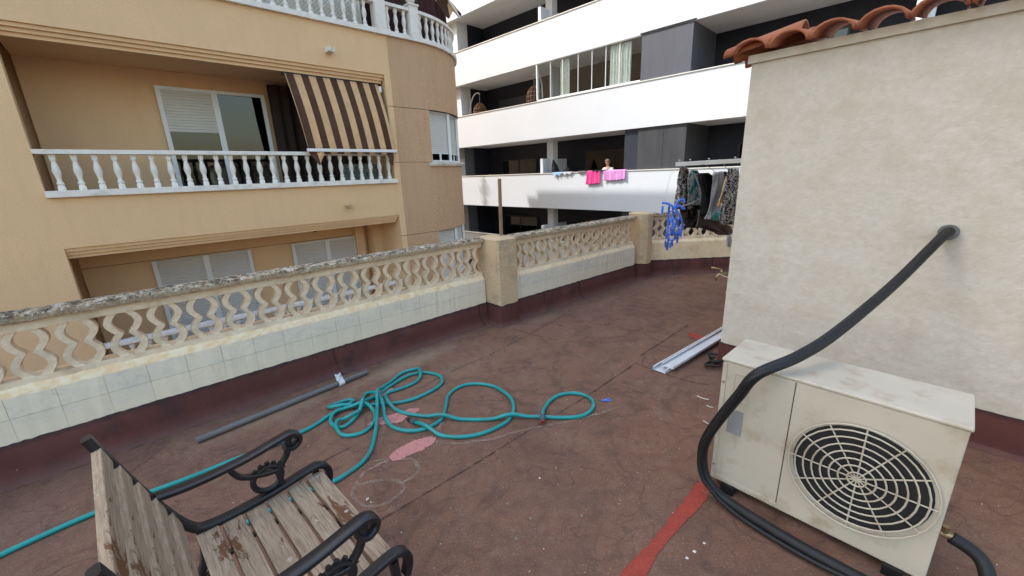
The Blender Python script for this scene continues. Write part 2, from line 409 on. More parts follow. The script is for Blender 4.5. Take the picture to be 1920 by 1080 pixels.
t = NT('felt_lap_seam'); MAT['lap'] = t.done((.06, .038, .034), .85, spec=.2, Alpha=t.ramp(t.noise(14, 5, .75), .32, .7))
def pattern(name, bgc, fgc, scl, w, third=None, dist=2.0):
    t = NT(name); nn = t.noise(scl, 1, .4, dist)
    ln = t.math('LESS_THAN', t.math('ABSOLUTE', t.math('SUBTRACT', nn, .5)), w)
    col = t.mix(ln, bgc, fgc)
    if third: col = t.mix(t.math('GREATER_THAN', t.noise(scl * .45, 2, vec=t.mapv(loc=(2, 5, 1))), .56), col, third)
    return t.done(col, .9, spec=.1)
MAT['print1'] = pattern('brown_white_swirl_print', (.05, .035, .03), (.50, .45, .42), 15, .05)
MAT['print2'] = pattern('beige_teal_print', (.46, .40, .33), (.0, .16, .17), 11, .05, None, 1.2)
MAT['leopard'] = pattern('brown_leopard_print', (.035, .022, .018), (.16, .10, .06), 26, .06, (.02, .013, .012))
MAT['print3'] = pattern('black_white_scroll_print', (.02, .02, .022), (.55, .54, .53), 14, .06)
MAT['fleece'] = M('speckled_grey_fleece', (.33, .32, .33), .95, .3, 120, .4, 200)
def paint(name, c, lo=.36, hi=.5, sc_=60):
    t = NT(name); col = t.mix(t.ramp(t.noise(120, 3, .7), .35, .65), c, tuple(x * .72 for x in c))
    col = t.mix(t.math('MULTIPLY', t.ramp(t.noise(5, 5, .7), .5, .75), .45), col, tuple(x * .6 for x in c))
    return t.done(col, .85, t.bump(t.noise(220, 2, .8), .5, .004), spec=.2, Alpha=t.ramp(t.noise(sc_, 4, .75), lo, hi))
MAT['pinkp'] = paint('faded_pink_paint', (.56, .25, .22), .30, .42); MAT['redp'] = paint('red_roof_paint', (.36, .065, .045), .22, .36)
MAT['chalk'] = paint('chalky_white_residue', (.42, .32, .25), .34, .82, 30)
MAT['pebble'] = M('dusty_pebble', (.22, .165, .12), .9, .2, 40, .3)
MAT['crumb'] = M('pale_plaster_crumb', (.6, .55, .48), .9, .2, 10, .2)

# ------------------------------------------------------------------ ground levels
GZ = -9.0
g = MB().grid(8, 8, lambda u, v: (-300 + 600 * u, -300 + 600 * v, GZ)); tag(g.build('street', MAT['asphalt']), kind='structure')
YW, XW = np.array([.70711, .70711]), np.array([.70711, -.70711])      # into / along the white facade
YL, XL = np.array([-.682, .7314]), np.array([.7314, .682])            # into / along the tan facade
RW, RL = R(-45), math.atan2(.682, .7314)
p = YW * 12.6; pv = MB().box(-30, 30, 0, 1.5, GZ, GZ + .14).build('pavement', MAT['pave'], loc=(p[0], p[1], 0)); pv.rotation_euler.z = RW; tag(pv, kind='structure')
# the building we stand on, its roof is the terrace floor
T0 = np.array([-1.787, 2.945]); A1 = R(90 - 47.7); E1 = np.array([math.cos(A1), math.sin(A1)])
P1 = np.array([-.137, 4.131]); 
A2 = math.atan2(5.813 - 4.372, 1.827 - .14); E2 = np.array([math.cos(A2), math.sin(A2)]); N2 = np.array([-E2[1], E2[0]])
T2 = np.array([.14, 4.372]) + N2 * .06
A3 = R(3.0); E3 = np.array([math.cos(A3), math.sin(A3)]); N3 = np.array([-E3[1], E3[0]]); T3 = np.array([2.16, 6.115]) + N3 * .05
LA = T0 - E1 * 9; cend = T3 + E3 * 9
E1N = np.array([-E1[1], E1[0]])
poly = [tuple(LA + E1N * .16), tuple(P1 + E1N * .36), tuple(T3 + np.array([.0, .2])), tuple(cend + N3 * .16), (11.3, -9), (-9.5, -9)]
fb = MB().prism([(x, y) for x, y in poly[::-1]][::-1], -.25, 0.0)
tag(fb.build('floor', MAT['floor']), kind='structure')
fl = bpy.data.objects['floor']
own = empty('host_building', (0, 0, GZ), label='tan rendered building body under the red felt roof terrace', cat='building')
inset = [tuple(np.array(q) * 0.995) for q in poly]
MB().prism(inset, 0, -GZ - .25).build('wall', MAT['tan'], own)

def ribbon(path, w, z, jit=.25, per=10):
    P = crom([(x, y, 0) for x, y in path], per); m_ = MB(); V = []
    for i, q in enumerate(P):
        t_ = P[min(i + 1, len(P) - 1)] - P[max(i - 1, 0)]; t_ = t_ / (np.linalg.norm(t_) + 1e-9); n_ = np.array([-t_[1], t_[0], 0])
        a = w * (.5 + random.uniform(-jit, jit) * .5); b = w * (.5 + random.uniform(-jit, jit) * .5)
        V += [q + n_ * a + np.array([0, 0, z]), q - n_ * b + np.array([0, 0, z])]
    m_.add(V, [(2 * i, 2 * i + 1, 2 * i + 3, 2 * i + 2) for i in range(len(P) - 1)]); return m_
def gp(*pts): return [tuple(G(x, y)[:2]) for x, y in pts]
for w, pts in ((.012, gp((640, 1018), (710, 978), (875, 880), (949, 834), (992, 808), (1101, 743), (1129, 724), (1195, 680))),
               (.008, gp((770, 740), (830, 705), (950, 650), (1062, 589))),
               (.012, gp((1195, 682), (1240, 700), (1300, 717), (1330, 722))),
               (.010, gp((962, 617), (1000, 628), (1045, 638))), (.007, gp((1150, 553), (1215, 566), (1290, 583), (1350, 600))),
               (.012, gp((1290, 610), (1200, 668))), (.009, gp((560, 905), (600, 870), (660, 838)))):
    ribbon(pts, w, .003, .6, 14).build('felt_seam', MAT['lap'], fl)

# ------------------------------------------------------------------ terrace parapets
def wave_baluster(sg, z0, z1):
    m_ = MB(); n = 32; V = []; yd = (.045, .105)
    for i in range(n + 1):
        t_ = i / n; cx = sg * (.020 * (1 - 2 * abs(math.sin(2 * PI * t_)) ** 1.15)); w = .0205 + .006 * abs(2 * t_ - 1) ** 6
        z = z0 + (z1 - z0) * t_
        for y, ww in ((yd[0], w * .82), (yd[0] + .008, w), (yd[1], w)):
            V += [(cx - ww, y, z), (cx + ww, y, z)]
    f = []
    for i in range(n):
        a = i * 6; b = a + 6
        for p_, q_ in ((0, 1), (1, 3), (3, 5), (5, 4), (4, 2), (2, 0)): f.append((a + p_, a + q_, b + q_, b + p_))
    m_.add(V, f); return m_
PITCH = .1015
def parapet(T, ang, L, x_off, label, zt=.55, htop=.95, tiled=True, laps=(.35, 1.0)):
    o = empty('parapet_wall', (T[0], T[1], 0), ang, label, 'parapet', 'openwork parapet walls round the terrace')
    zl = zt
    MB().sweep(L, [(0, .0), (0, zl - .05), (.006, zl - .036), (.046, zl + .006), (.18, zl + .004), (.18, 0)], .04, .0025, x_off).build('wall', MAT['tile'] if tiled else MAT['ledge'], o)
    MB().sweep(L, [(-.075, .001), (-.05, .02), (-.02, .055), (-.014, .10), (-.012, .225), (-.004, .238), (.01, .238), (.01, .001)], .03, .004, x_off).build('flashing', MAT['flash'], o, smooth=60)
    MB().sweep(L, [(.035, zl - .01), (.035, zl + .028), (.145, zl + .028), (.145, zl - .01)], .05, .0015, x_off).build('bottom_rail', MAT['screen'], o)
    MB().sweep(L, [(.035, htop - .095), (.03, htop - .04), (.15, htop - .04), (.145, htop - .095)], .05, .0015, x_off).build('top_rail', MAT['screen'], o)
    cp = MB().sweep(L, [(-.005, htop - .04), (-.012, htop - .03), (-.012, htop - .006), (.0, htop + .004), (.05, htop + .012), (.11, htop + .011), (.175, htop), (.185, htop - .012), (.18, htop - .04)], .014, .0042, x_off)
    cp.build('coping', MAT['lichen'], o)
    for xx in laps:
        V = []
        for i in range(9):
            z = .004 + .23 * i / 8; yy = -.0155 if z > .09 else -.0155 - (.09 - z) * .62; w_ = .005 + random.uniform(0, .006); c_ = xx + random.uniform(-.004, .004) + .03 * (1 - i / 8) ** 2
            V += [(c_ - w_, yy - .003, z), (c_ + w_, yy - .003, z)]
        MB().add(V, [(2 * i, 2 * i + 1, 2 * i + 3, 2 * i + 2) for i in range(8)]).build('flashing_lap', MAT['lap'], o)
    sa = wave_baluster(1, zl + .02, htop - .085).build('baluster', MAT['screen'], o); sb = wave_baluster(-1, zl + .02, htop - .085).build('baluster', MAT['screen'], o)
    for q in (sa, sb): q.data.polygons.foreach_set('use_smooth', [False] * len(q.data.polygons))
    n = int(L / PITCH)
    for k in range(n):
        src = sa if k % 2 == 0 else sb
        q = src if k < 2 else link(src.copy())
        q.location = (x_off + PITCH / 2 + k * PITCH, 0, 0); q.parent = o
    return o
L1 = float((P1 - T0) @ E1)
parapet(T0, A1, L1 + 4.6, -4.6, 'longest openwork parapet of wavy balusters left of the post pillar, behind the grey pipe', laps=(-3.2, -1.6, .34, 1.9))
parapet(T2, A2, 2.40, -.12, 'openwork parapet on cracked pale tiles between the two terrace pillars')
parapet(T3, A3, 5.2, -.05, 'openwork parapet on a plain cream wall at the far end under the laundry', tiled=False)

def pillar(corner, ang, w, d, h, label, roundc=.02):
    o = empty('terrace_pillar', (corner[0], corner[1], 0), ang, label, 'pillar', 'rough rendered terrace pillars')
    m_ = MB(); n = 26; k = 7; r_ = roundc
    ring = [(r_, 0), (w * .35, 0), (w * .7, 0), (w - r_, 0), (w, r_), (w, d - r_), (w - r_, d), (r_, d), (0, d - r_), (0, d * .5), (0, r_)]
    V = []
    for i in range(n + 1):
        z = .21 + (h - .21) * i / n
        s_ = 1.0
        for x, y in ring: V.append((x + random.uniform(-.0012, .0012), y + random.uniform(-.0012, .0012), z if i else z + random.uniform(-.02, .02)))
    N = len(ring)
    for x, y in ring: V.append((w / 2 + (x - w / 2) * .9 + random.uniform(-.005, .005), d / 2 + (y - d / 2) * .9, h + .012 + random.uniform(-.004, .006)))
    f = [(i * N + j, i * N + (j + 1) % N, (i + 1) * N + (j + 1) % N, (i + 1) * N + j) for i in range(n + 1) for j in range(N)]
    V.append((w / 2, d / 2, h + .022)); f += [((n + 1) * N + j, (n + 1) * N + (j + 1) % N, len(V) - 1) for j in range(N)]
    m_.add(V, f); m_.build('shaft', MAT['pillar'], o, smooth=38)
    fm = MB(); V = []
    for i, (z, e) in enumerate(((0.001, .035), (.02, .016), (.05, .006), (.19, .006), (.232, .0045), (.238, .002))):
        for x, y in ring:
            V.append((w / 2 + (x - w / 2) * (1 + 2 * e / w), d / 2 + (y - d / 2) * (1 + 2 * e / d), z + (random.uniform(-.012, .012) if i > 3 else 0)))
    fm.add(V, [(i * N + j, i * N + (j + 1) % N, (i + 1) * N + (j + 1) % N, (i + 1) * N + j) for i in range(5) for j in range(N)])
    fm.build('flashing', MAT['flash'], o, smooth=60)
    return o
pillar(P1, A1 - R(3), .275, .40, .945, 'square crumbling ochre pillar carrying the thin brown post')
pillar(np.array([1.965, 5.885]), R(39), .265, .34, .975, 'farther round-edged pillar at the bend of the parapet near the laundry', .075)
b0 = PL(940, 445, P1 + E1N * .17, E1)
po = MB().box(-.016, .016, -.012, .012, 0, .60).build('brown_post', MAT['rust'], loc=(b0[0], b0[1], .96), bevel=.002); po.rotation_euler = (0, R(.6), .6)
tag(po, 'thin rusty brown post standing upright on the ochre pillar', 'post')

# ------------------------------------------------------------------ white apartment building
WD = 14.24
wb = empty('apartment_building', (YW[0] * WD, YW[1] * WD, GZ), RW, 'modern white apartment block with long balcony bands and dark recessed walls', 'building')
OFF = (0, 0, -GZ)
S0, S1 = -19.2, 14.0          # local x = -s : left end .. right end
def B(x0, x1, y0, y1, z0, z1, name, mat, par=wb, bev=0, loc=OFF): return MB().box(x0, x1, y0, y1, z0, z1).build(name, mat, par, loc, bevel=bev)
caps = [-4.3, -1.37, 1.6, 4.55, 7.5, 10.45, 13.4]
for c in caps:
    o = B(S0, S1, 0, .16, c - 1.52, c - .03, 'balcony_parapet', MAT['white'])
    B(S0, S1, -.025, .185, c - .03, c, 'coping', MAT['coppingw'], o, loc=(0, 0, 0))
    B(S0 + .05, S1, .16, 2.0, c - 1.515, c - 1.22, 'floor_slab', MAT['soffit'])
for c in caps[:-1]:
    z0, z1 = c - 1.22, c + 2.95 - 1.515
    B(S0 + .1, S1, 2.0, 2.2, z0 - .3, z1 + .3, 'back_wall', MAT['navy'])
    # left end return wall: white pier then dark wall
    B(-18.6, -17.75, .28, .95, z0, z1, 'end_pier', MAT['panel'] if c < 4 else MAT['white'])
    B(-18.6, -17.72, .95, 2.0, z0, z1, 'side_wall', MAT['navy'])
    for xc in (-12.2, -.6):
        if not (c == 4.55 and xc < -10):
            B(xc - .2, xc + .14, .72, 1.06, z0, z1, 'column', MAT['white'])
            B(xc - .2, xc - .06, .24, .72, z0, c + .62, 'divider_wall', MAT['white'])
            B(xc - .2, xc - .06, 1.06, 2.0, z0, c + .62, 'divider_wall', MAT['white'])
    for xa, xb in ((-7.6, -5.88), (3.2, 5.0)):
        B(xa, xb, .02 if c > 4 else .06, 2.0, z0, z1, 'cladding_box', MAT['panel'] if c > 4 else MAT['panel2'])
        if c < 4:
            B(xa - .56, xa, .10, 2.0, z0, z1, 'cladding_box', MAT['panel3'])
            B(xa + .93, xa + .935, .055, .062, c, z1, 'panel_joint', MAT['alud'])
MB().box(-9.0, S1, 2.2, 12, 0, 21.8).build('body', MAT['white'], wb); MB().box(S0, -9.0, 2.2, 12, 0, 21.8).build('body', MAT['white'], wb)
B(S0 - 1, S0 + .05, 0, 12, GZ, 12.9, 'end_wall', MAT['white'])
# openings on the recessed wall
def slider(x0, x1, z0, z1, curtains=()):
    fr = MB()
    for a, b in ((x0, x0 + .06), (x1 - .06, x1), ((x0 + x1) / 2 - .04, (x0 + x1) / 2 + .04)): fr.box(a, b, 1.93, 1.998, z0, z1)
    fr.box(x0 + .06, x1 - .06, 1.935, 1.996, z1 - .06, z1)
    o = fr.build('window', MAT['alud'], wb, OFF)
    MB().box(x0 + .06, x1 - .06, 1.95, 1.956, z0, z1 - .06).build('pane', MAT['glassd'], o)
    MB().box(x0, x1, 1.985, 1.9985, z0, z1 - .06).build('room_shade', MAT['room_shade'], o)  # thin dark slab painted as the unlit interior behind the glass
    for a, b in curtains:
        drape(a, b, z0, z1 - .08, 1.97, .008, MAT['cream_dim'], o, n=14)
def drape(x0, x1, z0, z1, y, amp, mat, par, n=10, name='curtain', loc=None, sway=0):
    k = int(n * 6)
    def fn(u, v):
        ph = u * n * 2 * PI
        return (x0 + (x1 - x0) * u + sway * (1 - v) * math.sin(u * 3), y + amp * math.sin(ph + .6 * math.sin(v * 3)) * (1 - .35 * v) + amp * .4 * math.sin(ph * .37 + 2), z0 + (z1 - z0) * v)
    return MB().grid(k, 8, fn).build(name, mat, par, loc, smooth='all')
MAT['cream_dim'] = cloth('beige_curtain', (.23, .2, .16))
slider(-16.6, -14.1, .4, 2.35, ((-15.5, -15.0),)); slider(-11.2, -8.3, .4, 2.5, ((-10.9, -9.9), (-8.9, -8.4)))
slider(-16.6, -14.1, -2.5, -.6); slider(-11.2, -8.3, -2.5, -.5, ((-10.9, -10.0),)); slider(-4.8, -2.2, .4, 2.4); slider(-4.8, -2.2, 3.35, 5.35)
def shutter(x0, x1, z0, z1, y, par, mat, pitch=.05, loc=None, name='roller_shutter'):
    n = max(3, int((z1 - z0) / pitch)); V = []; f = []
    for i in range(n):
        a = z0 + (z1 - z0) * i / n; b = z0 + (z1 - z0) * (i + 1) / n; h = b - a
        for zz, yy in ((a, .010), (a + h * .2, -.002), (a + h * .8, -.006), (b, .002)): V += [(x0, y + yy, zz), (x1, y + yy, zz)]
    m_ = len(V) // 2
    return MB().add(V, [(2 * i, 2 * i + 1, 2 * i + 3, 2 * i + 2) for i in range(m_ - 1)]).build(name, mat, par, loc)
shutter(-16.7, -14.2, 3.4, 5.35, 1.97, wb, MAT['panel3'], .06, OFF)
# glazed balcony enclosure on the second band
ge = MB(); gx0, gx1, gz0, gz1 = -12.3, -7.62, 4.552, 6.02
ge.box(gx0 - .05, gx1, .02, .1, gz0, gz0 + .05).box(gx0 - .05, gx1, .02, .1, gz1 - .07, gz1).box(gx0 - .06, gx0, .0, .12, gz0 + .05, gz1 - .07)
ge.box(gx0 - .05, gx0, .12, 2.0, gz1 - .07, gz1)
geo = ge.build('glazed_enclosure', MAT['alu'], wb, OFF)
xs = [-12.3, -11.62, -11.0, -10.25, -9.62, -9.02, -8.45, -7.62]
for a, b in zip(xs[:-1], xs[1:]):
    MB().box(a + .012, b - .012, .055, .063, gz0 + .05, gz1 - .07).build('pane', MAT['glass'], geo)
    if b < -7.7: MB().box(b - .012, b + .012, .045, .072, gz0 + .05, gz1 - .07).build('mullion', MAT['alu'], geo)
drape(-11.18, -10.72, gz0 + .03, gz1 - .1, .13, .03, MAT['cream_cloth'], geo, 5)
drape(-8.9, -8.05, gz0 + .03, gz1 - .1, .13, .03, MAT['cream_cloth'], geo, 8)
MB().box(-12.32, -12.3, .12, 2.0, gz0 + .05, gz1 - .07).build('pane', MAT['glass'], geo)
B(-12.36, -12.2, .9, 2.0, 3.3, 6.0, 'divider_wall', MAT['white'])
B(-7.66, -5.8, -.012, .02, 5.985, 6.03, 'blind_box', MAT['alud'])
# two hanging egg chairs
def WPt(s, n, z): q = XW * (-s) + YW * n; return (q[0], q[1], z)
def egg_chair(s, n, z, label, mirror=1, kx=1.0):
    o = empty('hanging_chair', WPt(s, n, z), RW, label, 'hanging chair', 'wicker hanging chairs on the balcony')
    arc = crom([(-.55, 0, 0), (-.62, 0, .6), (-.52, 0, 1.3), (-.2, 0, 1.72), (.1, 0, 1.78), (.22, 0, 1.7)], 8)
    MB().tube([(x * mirror * (kx if x < 0 else 1), y, zz) for x, y, zz in arc], .032, 8).tube([(-.55 * mirror * kx, -.4, .02), (-.5 * mirror * kx, 0, .03), (-.55 * mirror * kx, .4, .02)], .03, 8).tube([(-.55 * mirror * kx, 0, .03), (.45 * mirror, 0, .02)], .03, 8).build('stand', MAT['alu'], o, smooth='all')
    MB().tube([(.22 * mirror, 0, 1.7), (.2 * mirror, 0, 1.28)], .012, 6).build('chain', MAT['steel'], o)
    bk = MB()
    for k in range(14):
        a = PI * 2 * k / 14
        bk.tube([(.2 * mirror + .36 * math.sin(t_) * math.cos(a), .34 * math.sin(t_) * math.sin(a), .78 - .52 * math.cos(PI - t_) * -1 if False else .78 + .52 * math.cos(t_)) for t_ in np.linspace(.05, PI - .2, 12)], .012, 5)
    for t_ in np.linspace(.4, PI - .3, 8):
        bk.tube([(.2 * mirror + .36 * math.sin(t_) * math.cos(a), .34 * math.sin(t_) * math.sin(a), .78 + .52 * math.cos(t_)) for a in np.linspace(0, 2 * PI, 20)[:-1]], .010, 5, closed=True)
    bk.build('basket', MAT['wicker'], o, smooth='all')
egg_chair(17.0, 14.95, 3.85, 'left hanging chair, small wicker egg on a white arched stand by the grey end wall', 1)
egg_chair(12.85, 14.9, 4.05, 'hanging chair of brown wicker close against the glazed balcony enclosure', -1, .45)
# laundry over the balcony rail
def hung(name, s0, s1, top, drop, mat, label, cat, skew=0, ragged=0, grp=None, f0=.05):
    "cloth folded over the parapet cap"
    k = 26
    def fn(u, v):
        s_ = s0 + (s1 - s0) * u + skew * v * (1 - u) 
        w = .012 * math.sin(u * 19 + 1) * v + .008 * math.sin(u * 41) * v
        if v < .25:
            t_ = v / .25; return (-s_, .17 - t_ * .17, top + .012 - (.0 if t_ > .3 else (.3 - t_) * .4))
        t_ = (v - .25) / .75; d_ = drop * (1 - ragged * abs(math.sin(u * 7 + 1)) * .8) + .03 * math.sin(u * 3 + .5)
        return (-s_, -.035 - .012 - w - f0 * .25 * t_, top + .012 - d_ * t_)
    m_ = MB().grid(k, 18, fn); o = m_.build(name, mat, None, (YW[0] * WD, YW[1] * WD, 0), smooth='all', solid=.012)
    o.rotation_euler.z = RW; tag(o, label, cat, grp); return o
hung('towel', 9.68, 9.08, 1.61, .50, MAT['pink'], 'hot pink towel hung over the white balcony rail', 'towel', skew=.06)
hung('towel', 8.92, 7.98, 1.61, .36, MAT['lilac'], 'wide lilac towel hung beside the hot pink one', 'towel')
hung('cloth', 11.45, 10.98, 1.6, .17, MAT['lblue'], 'pale blue washing draped ragged over the balcony rail', 'laundry', ragged=.8)
hung('cloth', 10.97, 10.42, 1.6, .12, MAT['lgrey'], 'pale grey washing lying beside the pale blue piece on the rail', 'laundry', ragged=.9)
hung('cloth', 10.15, 9.72, 1.61, .05, MAT['brown_cloth'], 'thin brown garment folded flat on the rail left of the pink towel', 'laundry', ragged=.7)
# folded parasol and a dark round pot behind the rail
o = empty('folded_parasol', WPt(11.6, 14.75, .35), 0, 'black folded parasol leaning behind the balcony rail by the white divider', 'parasol')
m_ = MB(); V = []
for i in range(15):
    t_ = i / 14; rr = .02 + .19 * math.sin(min(1, (1 - t_) * 1.25) * PI / 2) * (1 - .35 * (1 - t_))
    for k in range(20):
        a = 2 * PI * k / 20; q = rr * (1 + .25 * math.cos(a * 7 + t_ * 2)); V.append((q * math.cos(a) - .22 * t_, q * math.sin(a), .85 + t_ * .95))
m_.add(V, [(i * 20 + k, i * 20 + (k + 1) % 20, (i + 1) * 20 + (k + 1) % 20, (i + 1) * 20 + k) for i in range(14) for k in range(20)])
m_.build('canopy', MAT['black_cloth'], o, smooth='all'); MB().tube([(0, 0, 0), (.0, 0, .9)], .02, 8).build('pole', MAT['alud'], o)
o = MB().lathe([(.02, .0), (.15, .04), (.2, .16), (.19, .28), (.12, .38), (.03, .42)], 0, 0, 18).build('black_bag', MAT['black_cloth'], loc=WPt(11.05, 14.65, 1.38), smooth='all'); tag(o, 'round black bag behind the rail right of the folded parasol', 'bag')
B(-11.35, -10.75, .2, .7, .4, 1.38, 'planter_ledge', MAT['white'])

# person at the rail
def skinmesh(name, verts, edges, mat, par, sub=2):
    me = bpy.data.meshes.new(name); me.from_pydata([v[:3] for v in verts], edges, []); me.materials.append(mat)
    o = link(bpy.data.objects.new(name, me)); o.parent = par
    md = o.modifiers.new('skin', 'SKIN'); md.use_smooth_shade = True
    for i, v in enumerate(verts): me.skin_vertices[0].data[i].radius = (v[3], v[4] if len(v) > 4 else v[3])
    me.skin_vertices[0].data[0].use_root = True
    md2 = o.modifiers.new('s', 'SUBSURF'); md2.levels = sub; md2.render_levels = sub
    return o
def person():
    o = empty('person', WPt(9.05, 14.80, .33), RW, 'person in a white t-shirt looking down at washing on the balcony rail', 'person')
    # local: -y faces the rail (towards us)
    v = [(0, 0, .92, .14, .11), (0, 0, 1.08, .125, .10), (0, -.04, 1.25, .15, .11), (0, -.09, 1.36, .12, .09), (0, -.12, 1.44, .05), (0, -.15, 1.52, .06, .06), (0, -.165, 1.585, .082, .095), (0, -.155, 1.65, .07, .08),
         (-.15, -.09, 1.34, .055), (-.27, -.16, 1.20, .042), (-.36, -.34, 1.26, .034), (-.40, -.42, 1.29, .022),
         (.16, -.09, 1.34, .055), (.24, -.14, 1.17, .042), (.08, -.34, 1.27, .034), (.02, -.4, 1.29, .022),
         (-.09, 0, .82, .085), (-.1, -.02, .45, .06), (-.1, .02, .07, .04), (-.1, -.12, .03, .035), (.09, 0, .82, .085), (.1, -.02, .45, .06), (.1, .02, .07, .04), (.1, -.12, .03, .035)]
    e = [(0, 1), (1, 2), (2, 3), (3, 4), (4, 5), (5, 6), (6, 7), (3, 8), (8, 9), (9, 10), (10, 11), (3, 12), (12, 13), (13, 14), (14, 15), (0, 16), (16, 17), (17, 18), (18, 19), (0, 20), (20, 21), (21, 22), (22, 23)]
    for side, hx, hy in ((-1, -.40, -.42), (1, .02, -.4)):
        hid = 11 if side < 0 else 15
        for k, (dx, ln) in enumerate(((-.03, .06), (-.01, .075), (.01, .072), (.03, .058))):
            v.append((hx + dx, hy - .035, 1.285, .009)); v.append((hx + dx * 1.3, hy - .035 - ln * .6, 1.265, .008)); a = len(v) - 2; e += [(hid, a), (a, a + 1)]
        v.append((hx + .035 * (1 if side < 0 else -1), hy - .01, 1.28, .010)); e.append((hid, len(v) - 1))
    skinmesh('body', v, e, MAT['skin'], o)
    s = [(0, 0, .90, .165, .13), (0, 0, 1.08, .15, .125), (0, -.04, 1.25, .17, .135), (0, -.09, 1.37, .13, .11), (-.16, -.09, 1.345, .075), (-.25, -.14, 1.23, .062), (.17, -.09, 1.345, .075), (.235, -.13, 1.21, .062)]
    skinmesh('t_shirt', s, [(0, 1), (1, 2), (2, 3), (3, 4), (4, 5), (3, 6), (6, 7)], MAT['shirt'], o)
    h = MB()
    def hf(u, v_):
        a = u * 2 * PI; t_ = v_ * PI * .62; bck = .5 + .5 * math.cos(a - PI / 2); r_ = 1.0 + .1 * bck
        lim = .33 + .35 * bck; t_ = v_ * PI * lim * 1.15
        return (.098 * r_ * math.sin(t_) * math.cos(a), -.150 + .112 * r_ * math.sin(t_) * math.sin(a), 1.60 + .115 * math.cos(t_))
    h.grid(24, 10, hf).build('hair', MAT['hair'], o, smooth='all', solid=.012)
    f_ = MB().lathe([(.003, -.03), (.014, -.01), (.012, .01), (.004, .03)], 0, 0, 8).build('nose', MAT['skin'], o, (0, -.262, 1.585), smooth='all')
    MB().box(-.045, -.018, -.252, -.246, 1.605, 1.614).box(.018, .045, -.252, -.246, 1.605, 1.614).build('eyes', MAT['hair'], o); MB().box(-.025, .025, -.25, -.244, 1.535, 1.543).build('mouth', MAT['redpl'], o)
    for sx in (-1, 1): MB().lathe([(.004, -.03), (.016, -.01), (.018, .01), (.006, .03)], 0, 0, 8).build('ear', MAT['skin'], o, (sx * .083, -.16, 1.59), smooth='all')
person()
o = hung('cloth', 9.45, 8.85, 1.63, .05, MAT['black_cloth'], 'small dark garment under the hands of the person on the balcony', 'laundry', ragged=.8)

# ------------------------------------------------------------------ tan apartment building on the left
LD = 8.98
lb = empty('apartment_building', (YL[0] * LD, YL[1] * LD, GZ), RL, 'tan rendered apartment block with rounded corner, white balusters and striped awning', 'building')
def LB(x0, x1, y0, y1, z0, z1, name, mat, par=lb, bev=0): return MB().box(x0, x1, y0, y1, z0, z1).build(name, mat, par, OFF if par is lb else None, bevel=bev)
XA, XB = -.75, 4.78
# front wall pieces round the recessed balconies
w = MB()
w.box(XA, XB, 0, .22, 3.79, 4.57).box(XA, XB, 0, .22, .755, 1.5).box(XA, XB, 0, .22, -2.3, -1.5).box(XA, XB, 0, .22, GZ, -4.9)
w.box(XB, 4.92, 0, 1.6, GZ, 4.57)
w.box(-14, XA, 0, .25, GZ, 4.57)
w.build('wall', MAT['tan'], lb, OFF)
for zt in (3.79, .755, -2.3):          # stepped moulding over each opening
    MB().box(XA, XB - .002, .035, .20, zt - .055, zt).box(XA, XB - .02, .075, .20, zt - .11, zt - .055).box(XA, XB - .04, .115, .2, zt - .165, zt - .11).build('moulding', MAT['tan'], lb, OFF)
# recess interiors
for z0, z1 in ((1.5, 3.79), (-1.5, .755), (-4.9, -2.3)):
    MB().box(XA, XB, 1.5, 1.7, z0 - .3, z1).build('recess_wall', MAT['tan'], lb, OFF)
    MB().box(XA, XB, .22, 1.5, z1 - .12, z1 + .1).build('recess_ceiling', MAT['tan'], lb, OFF); MB().box(XA, XB, .22, 1.5, z0 - .25, z0 - .02).build('recess_floor', MAT['pave'], lb, OFF)
MB().box(4.2, 4.42, 1.32, 1.5, -1.5, .635).box(4.55, XB, 1.05, 1.5, -1.5, .63).build('pier', MAT['tan'], lb, OFF)
# tower with the rounded corner
RT, SX = 2.2, 5.6
def arc(r_, a0=0, a1=90, n=22): return [(SX + r_ * math.sin(R(a0 + (a1 - a0) * k / n)), RT - r_ * math.cos(R(a0 + (a1 - a0) * k / n))) for k in range(n + 1)]
def tower(z0, z1, x0=4.92, a1=90, name='tower_wall', mat='rough', th=.25):
    outer = [(x0, 0)] + (arc(RT, 0, a1) if x0 < SX else arc(RT, 0, a1)); inner = [(x0, th)] + arc(RT - th, 0, a1)
    if a1 >= 90: outer.append((SX + RT, 12)); inner.append((SX + RT - th, 12))
    return MB().prism(outer + inner[::-1], z0, z1).build(name, MAT[mat], lb, OFF)
for z0, z1 in ((3.165, 4.57), (1.965, 3.155), (.255, 1.955), (-1.1, .245), (-4.2, -1.11), (GZ, -4.21)):
    if z0 in (1.965, -1.1):
        MB().box(4.92, 5.85, 0.008, .25, z0, z1).build('tower_wall', MAT['rough'], lb, OFF)
        MB().box(SX + RT - .3, SX + RT, RT + .25, 12, z0, z1).build('tower_wall', MAT['rough'], lb, OFF)
    else: tower(z0, z1)
for z in (3.16, 1.96, .25): 
    outer = [(4.92, .012)] + arc(RT - .012); inner = [(4.92, .1)] + arc(RT - .1); MB().prism(outer + inner[::-1], z - .005, z + .005).build('groove', MAT['seam'], lb, OFF)
